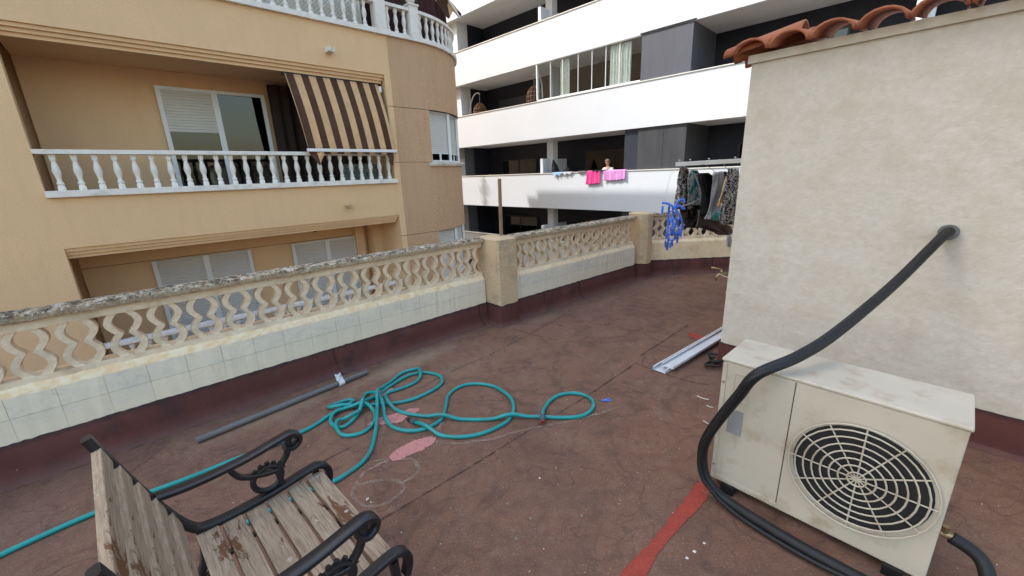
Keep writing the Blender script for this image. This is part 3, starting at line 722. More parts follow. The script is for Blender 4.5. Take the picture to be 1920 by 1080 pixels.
for z0, z1, open_ in ((1.965, 3.155, .22), (-1.1, .245, 0)):
    pts = [(5.86, .10)] + [(SX + (RT - .07) * math.sin(R(a)), RT - (RT - .07) * math.cos(R(a))) for a in (28, 52, 80)]
    fr = MB()
    for (x, y) in pts: fr.box(x - .035, x + .035, y - .03, y + .05, z0, z1)
    for (xa, ya), (xb, yb) in zip(pts[:-1], pts[1:]):
        L_ = math.hypot(xb - xa, yb - ya); dx, dy = (xb - xa) / L_, (yb - ya) / L_
        for za, zb in ((z0, z0 + .03), (z1 - .03, z1)): fr.prism([(xa + dy * .02, ya - dx * .02), (xb + dy * .02, yb - dx * .02), (xb - dy * .03, yb + dx * .03), (xa - dy * .03, ya + dx * .03)], za + .001, zb - .001)
    wf = fr.build('window', MAT['alu'], lb, OFF)
    for (xa, ya), (xb, yb) in zip(pts[:-1], pts[1:]):
        L_ = math.hypot(xb - xa, yb - ya); an = math.atan2(yb - ya, xb - xa)
        s_ = shutter(.035, L_ - .035, z0 + open_, z1, .03, wf, MAT['slat'], .05, (xa, ya, 0), 'shutter'); s_.rotation_euler.z = an
        if open_:
            q = MB().box(.04, L_ - .04, .0, .03, z0, z0 + .045).box(.04, L_ - .04, .0, .03, z0 + open_ - .02, z0 + open_).box(L_ / 2 - .03, L_ / 2 + .03, 0, .03, z0 + .045, z0 + open_ - .02).build('sash', MAT['alu'], wf, (xa, ya, 0)); q.rotation_euler.z = an
            q = MB().box(.04, L_ - .04, .012, .016, z0 + .04, z0 + open_).build('pane', MAT['glassd'], wf, (xa, ya, 0)); q.rotation_euler.z = an
        q = MB().box(.04, L_ - .04, .05, .06, z0, z1).build('room_shade', MAT['room_shade'], wf, (xa, ya, 0)); q.rotation_euler.z = an  # dark slab stands in for interior shade behind the shutters
for e, za, zb in ((.10, 1.915, 1.955), (.06, 1.87, 1.915)):
    MB().prism([(5.75, -e)] + arc(RT + e, 4, 88)[0:] + arc(RT - .1, 4, 88)[::-1] + [(5.75, .1)], za, zb).build('sill', MAT['marble'], lb, OFF)
# balusters
BP = [(.034, 0), (.04, .0), (.04, .055), (.026, .065), (.024, .075), (.032, .09), (.028, .105), (.02, .125), (.022, .17), (.032, .22), (.036, .255), (.030, .31), (.022, .36), (.019, .385), (.026, .40), (.026, .41), (.034, .415), (.036, .47), (.036, .48)]
bal_me = None
def baluster(par, x, y, z, h=.48):
    global bal_me
    if bal_me is None:
        m_ = MB(); k = 14; V = []
        for r_, zz in BP:
            sq = zz <= .055 or zz >= .415
            for i in range(k):
                a = 2 * PI * i / k + PI / k; q = r_ * 1.38
                if sq: q = r_ / max(abs(math.cos(a)), abs(math.sin(a)))
                V.append((q * math.cos(a), q * math.sin(a), zz))
        f = [(i * k + j, i * k + (j + 1) % k, (i + 1) * k + (j + 1) % k, (i + 1) * k + j) for i in range(len(BP) - 1) for j in range(k)]
        m_.add(V, f); o = m_.build('baluster', MAT['marble'], par, smooth=35); bal_me = o.data
    else: o = link(bpy.data.objects.new('baluster', bal_me)); o.parent = par
    o.location = (x, y, z); o.scale = (1, 1, h / .48); return o
def balustrade(x0, x1, zb, zr, first, pitch, depth=.1):
    o = MB().box(x0, x1, -.07, .16, zb, zb + .095).box(x0, x1, -.03, .13, zr - .065, zr).build('balustrade', MAT['marble'], lb, OFF, bevel=.006)
    x = first
    while x > x0 + .08: baluster(o, x, .05, zb + .094, zr - .065 - zb - .093); x -= pitch
    return o
balustrade(XA, XB + .03, 1.5, 2.17, 4.66, .218)
balustrade(XA, XB + .03, -1.5, -.83, 4.66, .218)
tb = balustrade(-6, 4.70, 4.57, 5.22, 4.50, .218)
LB(4.70, 4.93, -.075, .165, 4.568, 5.9, 'pillar', MAT['marble'], bev=.008)
# tower balustrade following the curve
tw = MB(); tw.prism([(4.93, -.07)] + arc(RT + .07, 0, 100) + arc(RT - .16, 0, 100)[::-1] + [(4.93, .16)], 4.57, 4.665)
tw.prism([(4.93, -.03)] + arc(RT + .03, 0, 100) + arc(RT - .13, 0, 100)[::-1] + [(4.93, .13)], 5.155, 5.22)
two = tw.build('balustrade', MAT['marble'], lb, OFF, bevel=.005)
for x in (5.02, 5.22, 5.42): baluster(two, x, .05, 4.664, .492)
for k in range(15):
    a = R(6 + k * 5.4); baluster(two, SX + (RT - .05) * math.sin(a), RT - (RT - .05) * math.cos(a), 4.664, .492)
MB().box(5.52, 5.74, -.065, .165, 4.664, 5.27).box(5.50, 5.76, -.085, .185, 5.27, 5.31).lathe([(.05, 5.31), (.04, 5.33), (.09, 5.37), (.11, 5.43), (.09, 5.49), (.03, 5.53)], 5.63, .05, 16).build('finial_pillar', MAT['marble'], lb, OFF, bevel=.004)
# set back top floor, drapes, lattice
LB(-6, 7.4, 1.9, 2.1, 4.57, 7.5, 'upper_wall', MAT['pinkw'] if 'pinkw' in MAT else MAT['cassita'])
MB().prism([(-14, .35), (SX, .3)] + arc(RT - .3) + [(SX + RT - .3, 12), (-14, 12)], 4.40, 4.56).build('terrace_slab', MAT['pave'], lb, OFF)
MB().prism([(-14, .2), (SX, .2)] + arc(RT - .2) + [(7.26, 12), (-14, 12)], 7.45, 13.2).build('shading_upper_floors', MAT['tan'], lb, OFF)  # above view; roof edge shaped to cast the shadow on the white band
LB(-14, 3, .2, 12, 13.2, 18, 'shading_upper_floors', MAT['tan']); LB(6.4, 7.3, 11.9, 12.5, 12.55, 12.85, 'cornice', MAT['tan'])  # first box: unseen taller block added to keep the terrace shaded
LB(-14, 7.4, 2.1, 12, 4.57, 7.45, 'upper_body', MAT['tan']); LB(-14, XB, 1.7, 12, GZ, 4.4, 'body', MAT['tan']); LB(XB, 7.5, 2.4, 12, GZ, 4.4, 'body', MAT['tan'])
lat = MB()
x0, x1, z0, z1 = -1.0, 4.35, 4.6, 5.7
d = -1.5
for k in range(-30, 160):
    for sgn in (1, -1):
        # slats at +-45 degrees, clipped to the panel
        c = x0 + k * .075
        xa, xb = (c, c + (z1 - z0)) if sgn > 0 else (c, c - (z1 - z0))
        pa, pb = (xa, z0), (xb, z1)
        def clip(p, q):
            ts = [0, 1]; dx = q[0] - p[0]
            for lim in (x0, x1):
                t_ = (lim - p[0]) / dx
                if 0 < t_ < 1: ts.append(t_)
            ts = sorted(ts); best = None
            for a_, b_ in zip(ts[:-1], ts[1:]):
                mx = p[0] + dx * (a_ + b_) / 2
                if x0 <= mx <= x1: best = (a_, b_)
            return best
        bb = clip(pa, pb)
        if not bb: continue
        q0 = (pa[0] + (pb[0] - pa[0]) * bb[0], pa[1] + (pb[1] - pa[1]) * bb[0]); q1 = (pa[0] + (pb[0] - pa[0]) * bb[1], pa[1] + (pb[1] - pa[1]) * bb[1])
        h_ = .016; yy = .40 if sgn > 0 else .407
        lat.add([(q0[0] - h_, yy, q0[1]), (q0[0] + h_, yy, q0[1]), (q1[0] + h_, yy, q1[1]), (q1[0] - h_, yy, q1[1])], [(0, 1, 2, 3)])
lat.build('lattice_screen', MAT['cream_cloth'], lb, OFF, solid=.006)
def rdrape(*a, **k): return drape(*a, loc=OFF, **k)
rdrape(4.36, 4.62, 4.6, 6.4, .42, .03, MAT['cream_cloth'], lb, n=3)
rdrape(4.95, 5.62, 4.6, 6.6, .5, .03, MAT['red_cloth'], lb, n=5); rdrape(5.66, 7.1, 4.6, 6.6, .75, .04, MAT['red_cloth'], lb, n=9)
LB(4.95, 7.1, 1.0, 1.06, 4.6, 7.4, 'dark_screen', MAT['dark_cloth'])
MB().grid(10, 6, lambda u, v: (6.55 + .55 * v - .25 * u * v, .65 - .55 * v + .3 * u, 6.35 - .9 * v - .08 * math.sin(u * 9) * v)).build('side_awning', MAT['awning'], lb, OFF, solid=.01)
MB().tube([(7.05, .1, 5.35), (6.5, .6, 6.5)], .018, 8).build('awning_arm', MAT['alu'], lb, OFF)
# pot plant on the upper terrace
o = empty('pot_plant', (0, 0, 0), 0, 'leafy green plant beside the ball-topped pillar on the upper terrace', 'plant')
pp = YL * LD + XL * 5.75 + YL * .32; o.location = (pp[0], pp[1], 4.57)
MB().lathe([(.09, 0), (.12, .22), (.13, .24), (.11, .24)], 0, 0, 14).build('pot', MAT['terracotta'], o, smooth=30)
lf = MB()
for k in range(260):
    a = random.uniform(0, 2 * PI); r_ = random.uniform(.02, .22); z = .5 + random.uniform(0, .6); c = np.array([r_ * math.cos(a), r_ * math.sin(a), z])
    u_ = rng.normal(size=3); u_ /= np.linalg.norm(u_); w_ = np.cross(u_, rng.normal(size=3)); w_ /= np.linalg.norm(w_)
    lf.add([c, c + u_ * .03 + w_ * .012, c + u_ * .07, c + u_ * .03 - w_ * .012], [(0, 1, 2, 3)])
lf.build('foliage', MAT['leaf'], o); MB().tube([(0, 0, .2), (.01, 0, .95)], .012, 6).build('stem', MAT['wicker'], o)
# big striped awning over the middle balcony
aw = empty('striped_awning', (YL[0] * LD, YL[1] * LD, 0), RL, 'brown and tan striped awning let down over the middle balcony', 'awning')
def awf(u, v):
    xa = 2.78 + (4.66 - 2.78) * u; xb = 2.91 + (4.77 - 2.91) * u
    bow = .05 * math.sin(PI * v) + .008 * math.sin(u * 14) * math.sin(PI * v)
    return (xa + (xb - xa) * (1 - v), .12 - .26 * (1 - v) - bow + .0, 2.20 + (3.60 - 2.20) * v)
MB().grid(60, 16, awf).build('canvas', MAT['awning'], aw, smooth='all', solid=.004)
MB().box(2.88, 4.80, -.175, -.115, 2.165, 2.225).build('front_bar', MAT['alu'], aw, bevel=.006)
MB().tube([(2.74, .16, 3.60), (4.72, .16, 3.60)], .035, 12).build('roller', MAT['alud'], aw, smooth='all')
MB().box(4.66, 4.72, .08, .2, 3.48, 3.56).lathe([(.03, 3.44), (.035, 3.5), (.03, 3.54)], 4.69, .09, 12).build('bracket', MAT['alu'], aw)
for sx, a_, b_ in ((2.93, .34, .26), (4.55, .25, .3)):
    MB().grid(12, 6, lambda u, v: (sx + a_ * u, -.13 - .05 * v + .03 * math.sin(u * 7 + v * 3), 2.165 - v * (.28 * (1 - abs(2 * u - .75)) if u < .9 else .03) * (1.0 if a_ > .3 else 1.1))).build('torn_flap', MAT['awning'], aw, smooth='all', solid=.004)
MB().grid(60, 2, lambda u, v: (2.92 + 1.86 * u, -.13, 2.168 - v * (.035 + .01 * math.sin(u * 40)))).build('valance', MAT['awning'], aw, solid=.004)
o = MB().grid(16, 12, lambda u, v: (3.75 + .9 * u, .45 + .03 * math.sin(u * 22), 1.5 + .45 * v)).build('printed_cloth', pattern('grey_leaf_print', (.10, .12, .11), (.25, .28, .26), 14, .05), loc=(YL[0] * LD, YL[1] * LD, 0), smooth='all', solid=.006); o.rotation_euler.z = RL
tag(o, 'grey leaf-printed cloth behind the balusters under the striped awning', 'cloth')
wq = MB()
for a, b in ((.9, .97), (1.75, 1.85), (2.63, 2.7)): wq.box(a, b, 1.42, 1.498, 1.5, 3.4)
wq.box(.97, 1.75, 1.43, 1.497, 3.34, 3.4).box(1.85, 2.63, 1.43, 1.497, 3.34, 3.4)
wq = wq.build('window', MAT['alu'], lb, OFF); MB().box(.97, 2.63, 1.46, 1.465, 1.5, 3.34).build('pane', MAT['glassd'], wq); MB().box(.97, 2.63, 1.48, 1.499, 1.5, 3.34).build('room_shade', MAT['room_shade'], wq); shutter(.97, 1.75, 2.6, 3.34, 1.44, wq, MAT['slat'], .05, None, 'shutter')  # includes a dark slab painted as interior shade behind the pane
rdrape(2.75, 4.7, 1.5, 3.6, 1.3, .05, MAT['dark_cloth'], lb, n=9, name='recess_shade_drape')  # dark sheet standing in for the shade deep in this recess
# lower balcony window with two white shutters
wf = MB(); zb_, zt_ = -1.48, .205
for a, b in ((2.70, 2.765), (3.46, 3.56), (4.18, 4.25)): wf.box(a, b, 1.42, 1.498, zb_, zt_)
wf.box(2.765, 3.46, 1.43, 1.497, zt_ - .035, zt_).box(3.56, 4.18, 1.43, 1.497, zt_ - .035, zt_)
wfo = wf.build('window', MAT['alu'], lb, OFF)
shutter(2.765, 3.46, zb_, zt_ - .035, 1.46, wfo, MAT['slat'], .05, None, 'shutter'); shutter(3.56, 4.18, zb_, zt_ - .035, 1.46, wfo, MAT['slat'], .05, None, 'shutter')
wf = MB(); wf.box(.2, .27, 1.42, 1.498, zb_, zt_).box(1.0, 1.1, 1.42, 1.498, zb_, zt_).box(1.8, 1.87, 1.42, 1.498, zb_, zt_); wfo = wf.build('window', MAT['alu'], lb, OFF)
shutter(.27, 1.0, zb_, zt_, 1.46, wfo, MAT['slat'], .05, None, 'shutter'); shutter(1.1, 1.8, zb_, zt_, 1.46, wfo, MAT['slat'], .05, None, 'shutter')
for z in (3.16, 1.96, .25): LB(4.782, 4.918, -.0015, .01, z - .005, z + .005, 'groove', MAT['seam'])
LB(XA, 4.2, 1.497, 1.51, .222, .230, 'groove', MAT['seam'])
# rain spouts
def spout(x, z, L_, a, rr):
    q = MB().box(-.055, -.04, -L_, 0, -.045, .045).box(.04, .055, -L_, 0, -.045, .045).box(-.04, .04, -L_, 0, -.045, -.03).build('rain_spout', MAT['pillar'] if rr else MAT['marble'], lb, (x, 0, z - GZ), bevel=.004); q.rotation_euler = (0, R(a), 0)
spout(3.62, 4.07, .22, 8, False); spout(3.58, 1.07, .13, 45, True)
MB().lathe([(.03, 0), (.055, .02), (.055, .07), (.035, .09)], 0, 0, 14).build('lamp', MAT['alud'], lb, (3.27, 1.44, .42 - GZ))
MB().box(4.779, 4.81, .15, .5, 2.55, 3.15).build('picture_tile', MAT['dark_cloth'], lb, (-.035, 0, -GZ))
# neighbour behind it on the street, with the aerial that throws a shadow on the white band
nb = empty('street_house', (YL[0] * 21.1 + XL[0] * -2, YL[1] * 21.1 + XL[1] * -2, GZ), RL, 'tan house hidden beyond the rounded corner along the street', 'building')
MB().box(-8, 9.2, 0, 9, 0, 20.85).build('wall', MAT['tan'], nb); MB().box(-8.1, 9.3, -.02, 9.1, 20.85, 21.0).build('roof', MAT['pave'], nb)
q = XL * 7.0 + YL * 24.7
an = empty('tv_aerial', (q[0], q[1], 12.0), RL, 'tall television aerial on the roof of the street house', 'aerial')
mt = MB().tube([(0, 0, 0), (0, 0, 2.15)], .04, 8).build('mast', MAT['antenna'], an)
a_ = MB()
for z, l_ in ((1.85, .22), (1.55, .42), (1.3, .3), (.9, .2)): a_.tube([(0, -l_, z), (0, l_, z)], .035, 6)
a_.build('aerial_head', MAT['antenna'], an)

# ------------------------------------------------------------------ rooftop stair house on the right
CC = np.array([1.675, 3.03]); F1 = np.array([.669, -.743]); F2 = np.array([.743, .669])
sh = empty('stair_house', (CC[0], CC[1], 0), math.atan2(F1[1], F1[0]), 'cream rendered stair house with a dark red skirting at the right of the terrace', 'building')
HH = 2.26
MB().box(0, 4.2, 0, 3.2, .23, HH).build('wall', MAT['cassita'], sh)
MB().sweep(4.22, [(-.03, .001), (-.012, .03), (-.008, .232), (.02, .24), (.02, .001)], .05, .003, -.01).build('skirting', MAT['flash'], sh)
s_ = MB().sweep(3.2, [(-.03, .001), (-.012, .03), (-.008, .232), (.02, .24), (.02, .001)], .05, .003, 0).build('skirting', MAT['flash'], sh); s_.rotation_euler.z = PI / 2; s_.location = (0, 0, 0); s_.scale = (1, -1, 1)
MB().box(-.02, 4.25, -.02, 3.22, HH, HH + .05).build('roof_slab', MAT['cassita'], sh)
tl = MB()
for k in range(20):
    V = []; x = .02 + k * .215
    for i in range(9):
        a = PI * i / 8; V += [(x + .1 * math.cos(a), -.14, HH + .05 + .07 * math.sin(a)), (x + .085 * math.cos(a), .30, HH + .12 + .07 * math.sin(a))]
    tl.add(V, [(2 * i, 2 * i + 1, 2 * i + 3, 2 * i + 2) for i in range(8)])
tl.build('roof_tiles', MAT['terracotta'], sh, smooth='all', solid=.014)
tl = MB()
for k in range(14):
    V = []; y = .02 + k * .215
    for i in range(9):
        a = PI * i / 8; V += [(-.16, y + .1 * math.cos(a), HH + .05 + .07 * math.sin(a)), (.28, y + .085 * math.cos(a), HH + .12 + .07 * math.sin(a))]
    tl.add(V, [(2 * i, 2 * i + 1, 2 * i + 3, 2 * i + 2) for i in range(8)])
tl.build('roof_tiles', MAT['terracotta'], sh, smooth='all', solid=.014)
dr = MB().box(1.9, 2.75, -.045, -.003, .02, 2.05).build('door', MAT['alu'], sh, bevel=.004); MB().box(1.84, 1.9, -.06, -.003, .01, 2.11).box(2.75, 2.81, -.06, -.003, .01, 2.11).box(1.9, 2.75, -.06, -.003, 2.05, 2.11).build('door_frame', MAT['alu'], dr)
MB().box(2.0, 2.06, -.09, -.045, 1.0, 1.02).box(2.0, 2.14, -.10, -.085, 1.0, 1.02).build('door_handle', MAT['steel'], dr)
for k, z in enumerate((.92, .66)): MB().tube([(.10, 0, z), (.02, -.07, z + .012)], .003, 6).build('nail', MAT['crumb'], sh)

# tap on the wall corner
tp = PL(1350, 512, CC, F2)
o = empty('water_tap', (CC[0] - .01, CC[1] + .02, .93), 0, 'old brass water tap with a lever at the corner of the stair house', 'tap')
zt = float(PL(1362, 515, CC, np.array([1., 0]))[2]); o.location.z = zt
MB().tube([(.03, 0, 0), (-.05, 0, 0), (-.065, 0, -.01), (-.07, 0, -.05)], [.012, .012, .012, .011], 10).tube([(-.035, 0, 0), (-.035, 0, .035)], .010, 8).build('body', MAT['brass'], o, smooth='all')
MB().tube([(-.03, 0, .035), (-.075, .0, .048), (-.115, 0, .055)], [.007, .006, .008], 8).build('lever', MAT['brass'], o, smooth='all')
MB().tube(crom([(-.05, -.005, .0), (-.02, -.02, -.012), (.03, -.03, -.03), (.06, -.03, -.06)], 6), .003, 6).build('cord', MAT['string'], o)

# ------------------------------------------------------------------ air conditioner and its pipe
AC = G(1330, 905)[:2]; AA = math.atan2(F1[1], F1[0])
ac = empty('air_conditioner', (AC[0], AC[1], 0), AA, 'aged cream outdoor air conditioning unit at the right edge of the terrace', 'air conditioner')
MB().box(0, .80, 0, .30, .04, .705).build('casing', MAT['acm'], ac, bevel=.008)
MB().box(-.006, .806, -.006, .306, .705, .722).build('lid', MAT['acm'], ac, bevel=.006)
MB().box(.002, .022, -.005, 0, .05, .70).box(.022, .30, -.004, 0, .05, .075).build('corner_trim', MAT['acm'], ac, bevel=.0015)
MB().box(.05, .115, -.003, -.0005, .34, .47).build('sticker', MAT['sticker'], ac)
MB().box(.055, .06, -.004, 0, .52, .66).box(.12, .125, -.004, 0, .52, .66).box(.06, .12, -.004, 0, .655, .66).box(.06, .12, -.004, 0, .52, .525).build('handle_recess', MAT['acm'], ac)
MB().tube([(.55 + .0 * k, -.001, .37) for k in (0, 1)][:1] + [(.55, -.003, .37)], .22, 36).build('fan_shade_disc', MAT['acdark'], ac)  # flat dark disc painted as the shade inside the fan hole
gr = MB()
for r_ in (.03, .06, .09, .12, .15, .18, .21, .235): gr.tube([(.55 + r_ * math.cos(a), -.018, .37 + r_ * math.sin(a)) for a in np.linspace(0, 2 * PI, 33)[:-1]], .0035, 5, closed=True)
for k in range(12): a = PI * 2 * k / 12; gr.tube([(.55, -.015, .37), (.55 + .235 * math.cos(a), -.015, .37 + .235 * math.sin(a))], .003, 5)
gr.build('fan_grille', MAT['acm'], ac)
for x in (.06, .68): MB().box(x, x + .06, -.02, .32, 0.001, .045).build('foot', MAT['blackrub'], ac)
for z in (.13, .60): MB().lathe([(.006, 0), (.006, .003), (.001, .004)], 0, 0, 10).build('screw', MAT['steel'], ac, (.012, -.006, z)).rotation_euler = (PI / 2, 0, 0)
pp = [(1420, 702), (1385, 742), (1355, 778), (1327, 818), (1317, 850), (1321, 888), (1338, 916), (1362, 938)]
Np = np.array([F1[1], -F1[0]]); Np = -Np if Np @ (-AC) < 0 else Np
pts = [PL(x, y, AC + Np * .10, F1) for x, y in pp]
pts = [np.array([q[0], q[1], max(.03, q[2])]) for q in pts]
def AL(x, y, z): q = AC + F1 * x - Np * y; return np.array([q[0], q[1], z])
pts = [AL(.62, 1.30, 1.22), AL(.60, 1.2, 1.2), AL(.48, .8, 1.0), AL(.36, .3, .86), AL(.28, .05, .80)] + pts + [AL(.25, -.12, .03), AL(.5, -.14, .03), AL(.8, -.12, .03), AL(.95, -.02, .05), AL(.93, .1, .16), AL(.84, .12, .2)]
tag(MB().tube(crom(pts, 10), .024, 14).build('insulated_pipe', MAT['blackrub'], smooth='all'), 'thick black insulated pipe looping in front of the air conditioner', 'pipe')
tag(MB().tube(crom([q + np.array([Np[0] * .034, Np[1] * .034, .012 * math.sin(i * 1.3)]) for i, q in enumerate(pts[:-3])], 10), .010, 10).build('cable', MAT['blackrub'], smooth='all'), 'thinner black cable running along the insulated pipe', 'cable')
MB().tube([(.80, .12, .2), (.85, .12, .2)], .014, 10).tube([(.82, .12, .2), (.82, .12, .235)], .012, 8).box(.80, .806, .06, .18, .12, .30).build('valve', MAT['brass'], ac)
MB().box(.296, .299, -.002, .0005, .06, .70).build('panel_seam', MAT['acdark'], ac)
MB().tube([AL(.617, 1.335, 1.21), AL(.62, 1.29, 1.215)], .042, 18).build('pipe_sleeve', MAT['pvc'])
ps = bpy.data.objects['pipe_sleeve']; ps.parent = sh; ps.matrix_parent_inverse = (Matrix.Translation(sh.location) @ Matrix.Rotation(sh.rotation_euler.z, 4, 'Z')).inverted()
# black cable heap behind it
c0 = G(1338, 690)[:2]; m_ = MB()
P = [(c0[0] + .07 * math.cos(k * 1.1) * (.6 + .5 * math.sin(k * .7)), c0[1] + .08 * math.sin(k * 1.1) * (.7 + .4 * math.cos(k)), .015 + .006 * k) for k in range(16)]
tag(m_.tube(crom(P, 8), .010, 8).build('cable_coil', MAT['blackrub'], smooth='all'), 'small heap of coiled black cable at the foot of the stair house', 'cable')

# ------------------------------------------------------------------ gutters on the floor
def channel(a, b, w, h, z, name, label, lip=.012):
    A_ = np.array(a); B_ = np.array(b); L_ = np.linalg.norm(B_ - A_); an = math.atan2(B_[1] - A_[1], B_[0] - A_[0])
    pr = [(0, h), (0, 0), (w, 0), (w, h), (w - lip, h), (w - lip, h - .002), (w - .002, h - .002), (w - .002, .002), (.002, .002), (.002, h - .002), (lip, h - .002), (lip, h)]
    q = MB().sweep(L_, pr, .12, .0006).build(name, MAT['gutter'], loc=(A_[0], A_[1], z)); q.rotation_euler.z = an
    tag(q, label, 'gutter', 'lengths of white metal gutter on the floor'); return q
ga, gb = G(1250, 700)[:2], G(1345, 642)[:2]
dd = (gb - ga) / np.linalg.norm(gb - ga)
channel(G(1247.5, 702)[:2], G(1247.5, 702)[:2] + dd * 1.45, .115, .03, .004, 'metal_gutter', 'lower stained white gutter length with its edge upturned, nearer the parapet')
q = channel(G(1259, 702)[:2] + dd * .02, G(1259, 702)[:2] + dd * 1.5, .105, .022, .036, 'metal_gutter', 'upper white gutter length with rust patches lying on the other one')

# ------------------------------------------------------------------ painted marks on the floor
def blob(pts, z, mat, name, lab=None, jit=.006):
    P = crom([(*G(x, y)[:2], 0) for x, y in pts], 10, closed=True)
    P = [(q[0] + random.uniform(-jit, jit), q[1] + random.uniform(-jit, jit), z) for q in P]
    o = MB().add(P, [tuple(range(len(P)))]).build(name, mat); tag(o, kind='structure'); return o
blob([(693, 745), (700, 738), (722, 730), (737, 729), (735, 735), (715, 744), (700, 748)], .004, MAT['pinkp'], 'painted_mark')
blob([(690, 797), (710, 785), (740, 777), (765, 768), (786, 767), (783, 773), (765, 781), (752, 792), (725, 796), (705, 798)], .004, MAT['pinkp'], 'painted_mark')
blob([(731, 856), (745, 843), (775, 828), (803, 820), (817, 822), (812, 832), (790, 846), (760, 858), (738, 866)], .004, MAT['pinkp'], 'painted_mark')
blob([(1318, 903), (1334, 909), (1330, 925), (1318, 945), (1280, 985), (1240, 1030), (1222, 1060), (1205, 1095), (1165, 1150), (1110, 1170), (1145, 1110), (1165, 1075), (1190, 1048), (1225, 1010), (1262, 965), (1285, 935), (1305, 908)], .004, MAT['redp'], 'painted_stripe', jit=.004)
blob([(1290, 626), (1300, 625), (1318, 631), (1322, 636), (1312, 637), (1296, 633)], .004, MAT['redp'], 'painted_mark', jit=.003)
ribbon(gp((1318, 921), (1335, 932), (1355, 945), (1375, 958)), .02, .008, .9).build('painted_line', MAT['chalk']); tag(bpy.data.objects['painted_line'], kind='structure')
for pts in (((667, 912), (690, 905), (722, 900), (745, 903), (757, 912), (755, 922), (738, 936), (715, 948), (690, 950), (670, 940), (660, 925), (667, 912), (680, 890), (700, 877), (730, 864), (765, 861), (782, 870), (783, 885), (770, 897), (755, 905)),
            ((800, 826), (840, 832), (880, 830), (930, 822), (985, 806), (1040, 796), (1090, 785), (1160, 765)), ((735, 860), (700, 866), (670, 884)), ((830, 790), (822, 805), (815, 812))):
    q = ribbon(gp(*pts), .020, .0035, .5).build('chalk_outline', MAT['chalk']); tag(q, kind='structure')
cr = MB()
def crumb(x, y, s_):
    c = np.array([x, y, s_ * .4]); V = [c + s_ * np.array(d_) * rng.uniform(.5, 1.1, 3) for d_ in ((1, 0, 0), (0, 1, 0), (-1, 0, 0), (0, -1, 0), (0, 0, .6), (0, 0, -.4))]
    cr.add(V, [(0, 1, 4), (1, 2, 4), (2, 3, 4), (3, 0, 4), (1, 0, 5), (2, 1, 5), (3, 2, 5), (0, 3, 5)])
for k in range(520):
    y = random.uniform(.5, 5.6); x = random.uniform(-1.6, 2.3)
    if (np.array([x, y]) - T0) @ E1N > -.12 or (np.array([x, y]) - T2) @ N2 > -.12: continue
    crumb(x, y, random.choice((.002, .002, .003, .004)))
for px in ((688, 938), (696, 943), (690, 936), (1012, 902 - 5), (1289, 1048), (1302, 1035), (1320, 1020)): x, y, _ = G(*px); crumb(x, y, .010)
tag(cr.build('plaster_crumbs', MAT['crumb']), 'pale plaster crumbs scattered over the red felt', 'crumbs', kind='stuff')
for i, (a, b, c, lab) in enumerate((((1307, 742), (1318, 747), (1329, 749), 'short bent white cable offcut nearest the gutter ends'), ((1325, 760), (1331, 763), (1337, 764), 'shortest white cable offcut close to the air conditioner, middle of three'), ((1319, 789), (1327, 794), (1334, 797), 'straight white cable offcut nearest the black insulated pipe'))):
    tag(MB().tube(crom([G(*a, .006), G(*b, .008), G(*c, .006)], 6), .0035, 6).build('cable_offcut', MAT['crumb'], smooth='all'), lab, 'offcut', 'white cable offcuts on the floor')
# fallen blue clothes peg
px = G(1136, 752)[:2]; o = empty('clothes_peg', (px[0], px[1], .008), .15, 'blue plastic clothes peg lying alone on the floor', 'clothes peg')
for sg in (-1, 1): MB().box(-.035, .035, .002, .009, -.005, .005).build('peg_arm', MAT['bluepl'], o, bevel=.002).rotation_euler = (0, 0, sg * R(9) + (0 if sg > 0 else PI))
MB().tube([(0, 0, -.007), (0, 0, .007)], .005, 8).build('spring', MAT['steel'], o)
# round drain dots / little bottle caps
for i, (x, y, lab) in enumerate(((968, 1011, 'small pale stone lying lower left among the floor stains'), (1091, 968, 'small pale stone in a dark spot nearest the red stripe'), (995, 973, 'small pale stone between the two other floor stones'))):
    q = G(x, y); tag(MB().lathe([(.003, 0), (.009, .002), (.008, .005), (.003, .007)], 0, 0, 9).build('pebble', MAT['pebble'], loc=(q[0], q[1], .001), smooth='all'), lab, 'stone', 'small stones on the terrace floor')

# ------------------------------------------------------------------ grey pipe along the wall
pa, pb = G(470, 785, .022), G(688, 697, .022); pa = pb + (pa - pb) * 1.35
o = empty('plastic_pipe', (0, 0, 0), 0, 'grey plastic pipe lying along the foot of the parapet', 'pipe'); o.location = (pb[0], pb[1], 0)
MB().tube([np.array(pa) - np.array([pb[0], pb[1], 0]), np.array([0, 0, .022])], .0205, 16).build('tube', MAT['pvc'], o, smooth=40)
tq = G(640, 716, .03); dv = (pa - pb) / np.linalg.norm(pa - pb); m_ = MB(); q0 = tq - np.array([pb[0], pb[1], 0]); q0[2] = .022
m_.tube([q0 - dv * .022, q0 + dv * .022], .0235, 14)
m_.grid(6, 5, lambda u, v: tuple(q0 + dv * (-.02 + .05 * u + .02 * v) + np.array([-.01 * v, .03 * v, + .05 * v + .022 + .008 * math.sin(u * 9 + v * 7)])))
m_.build('tape_tag', MAT['tape'], o)

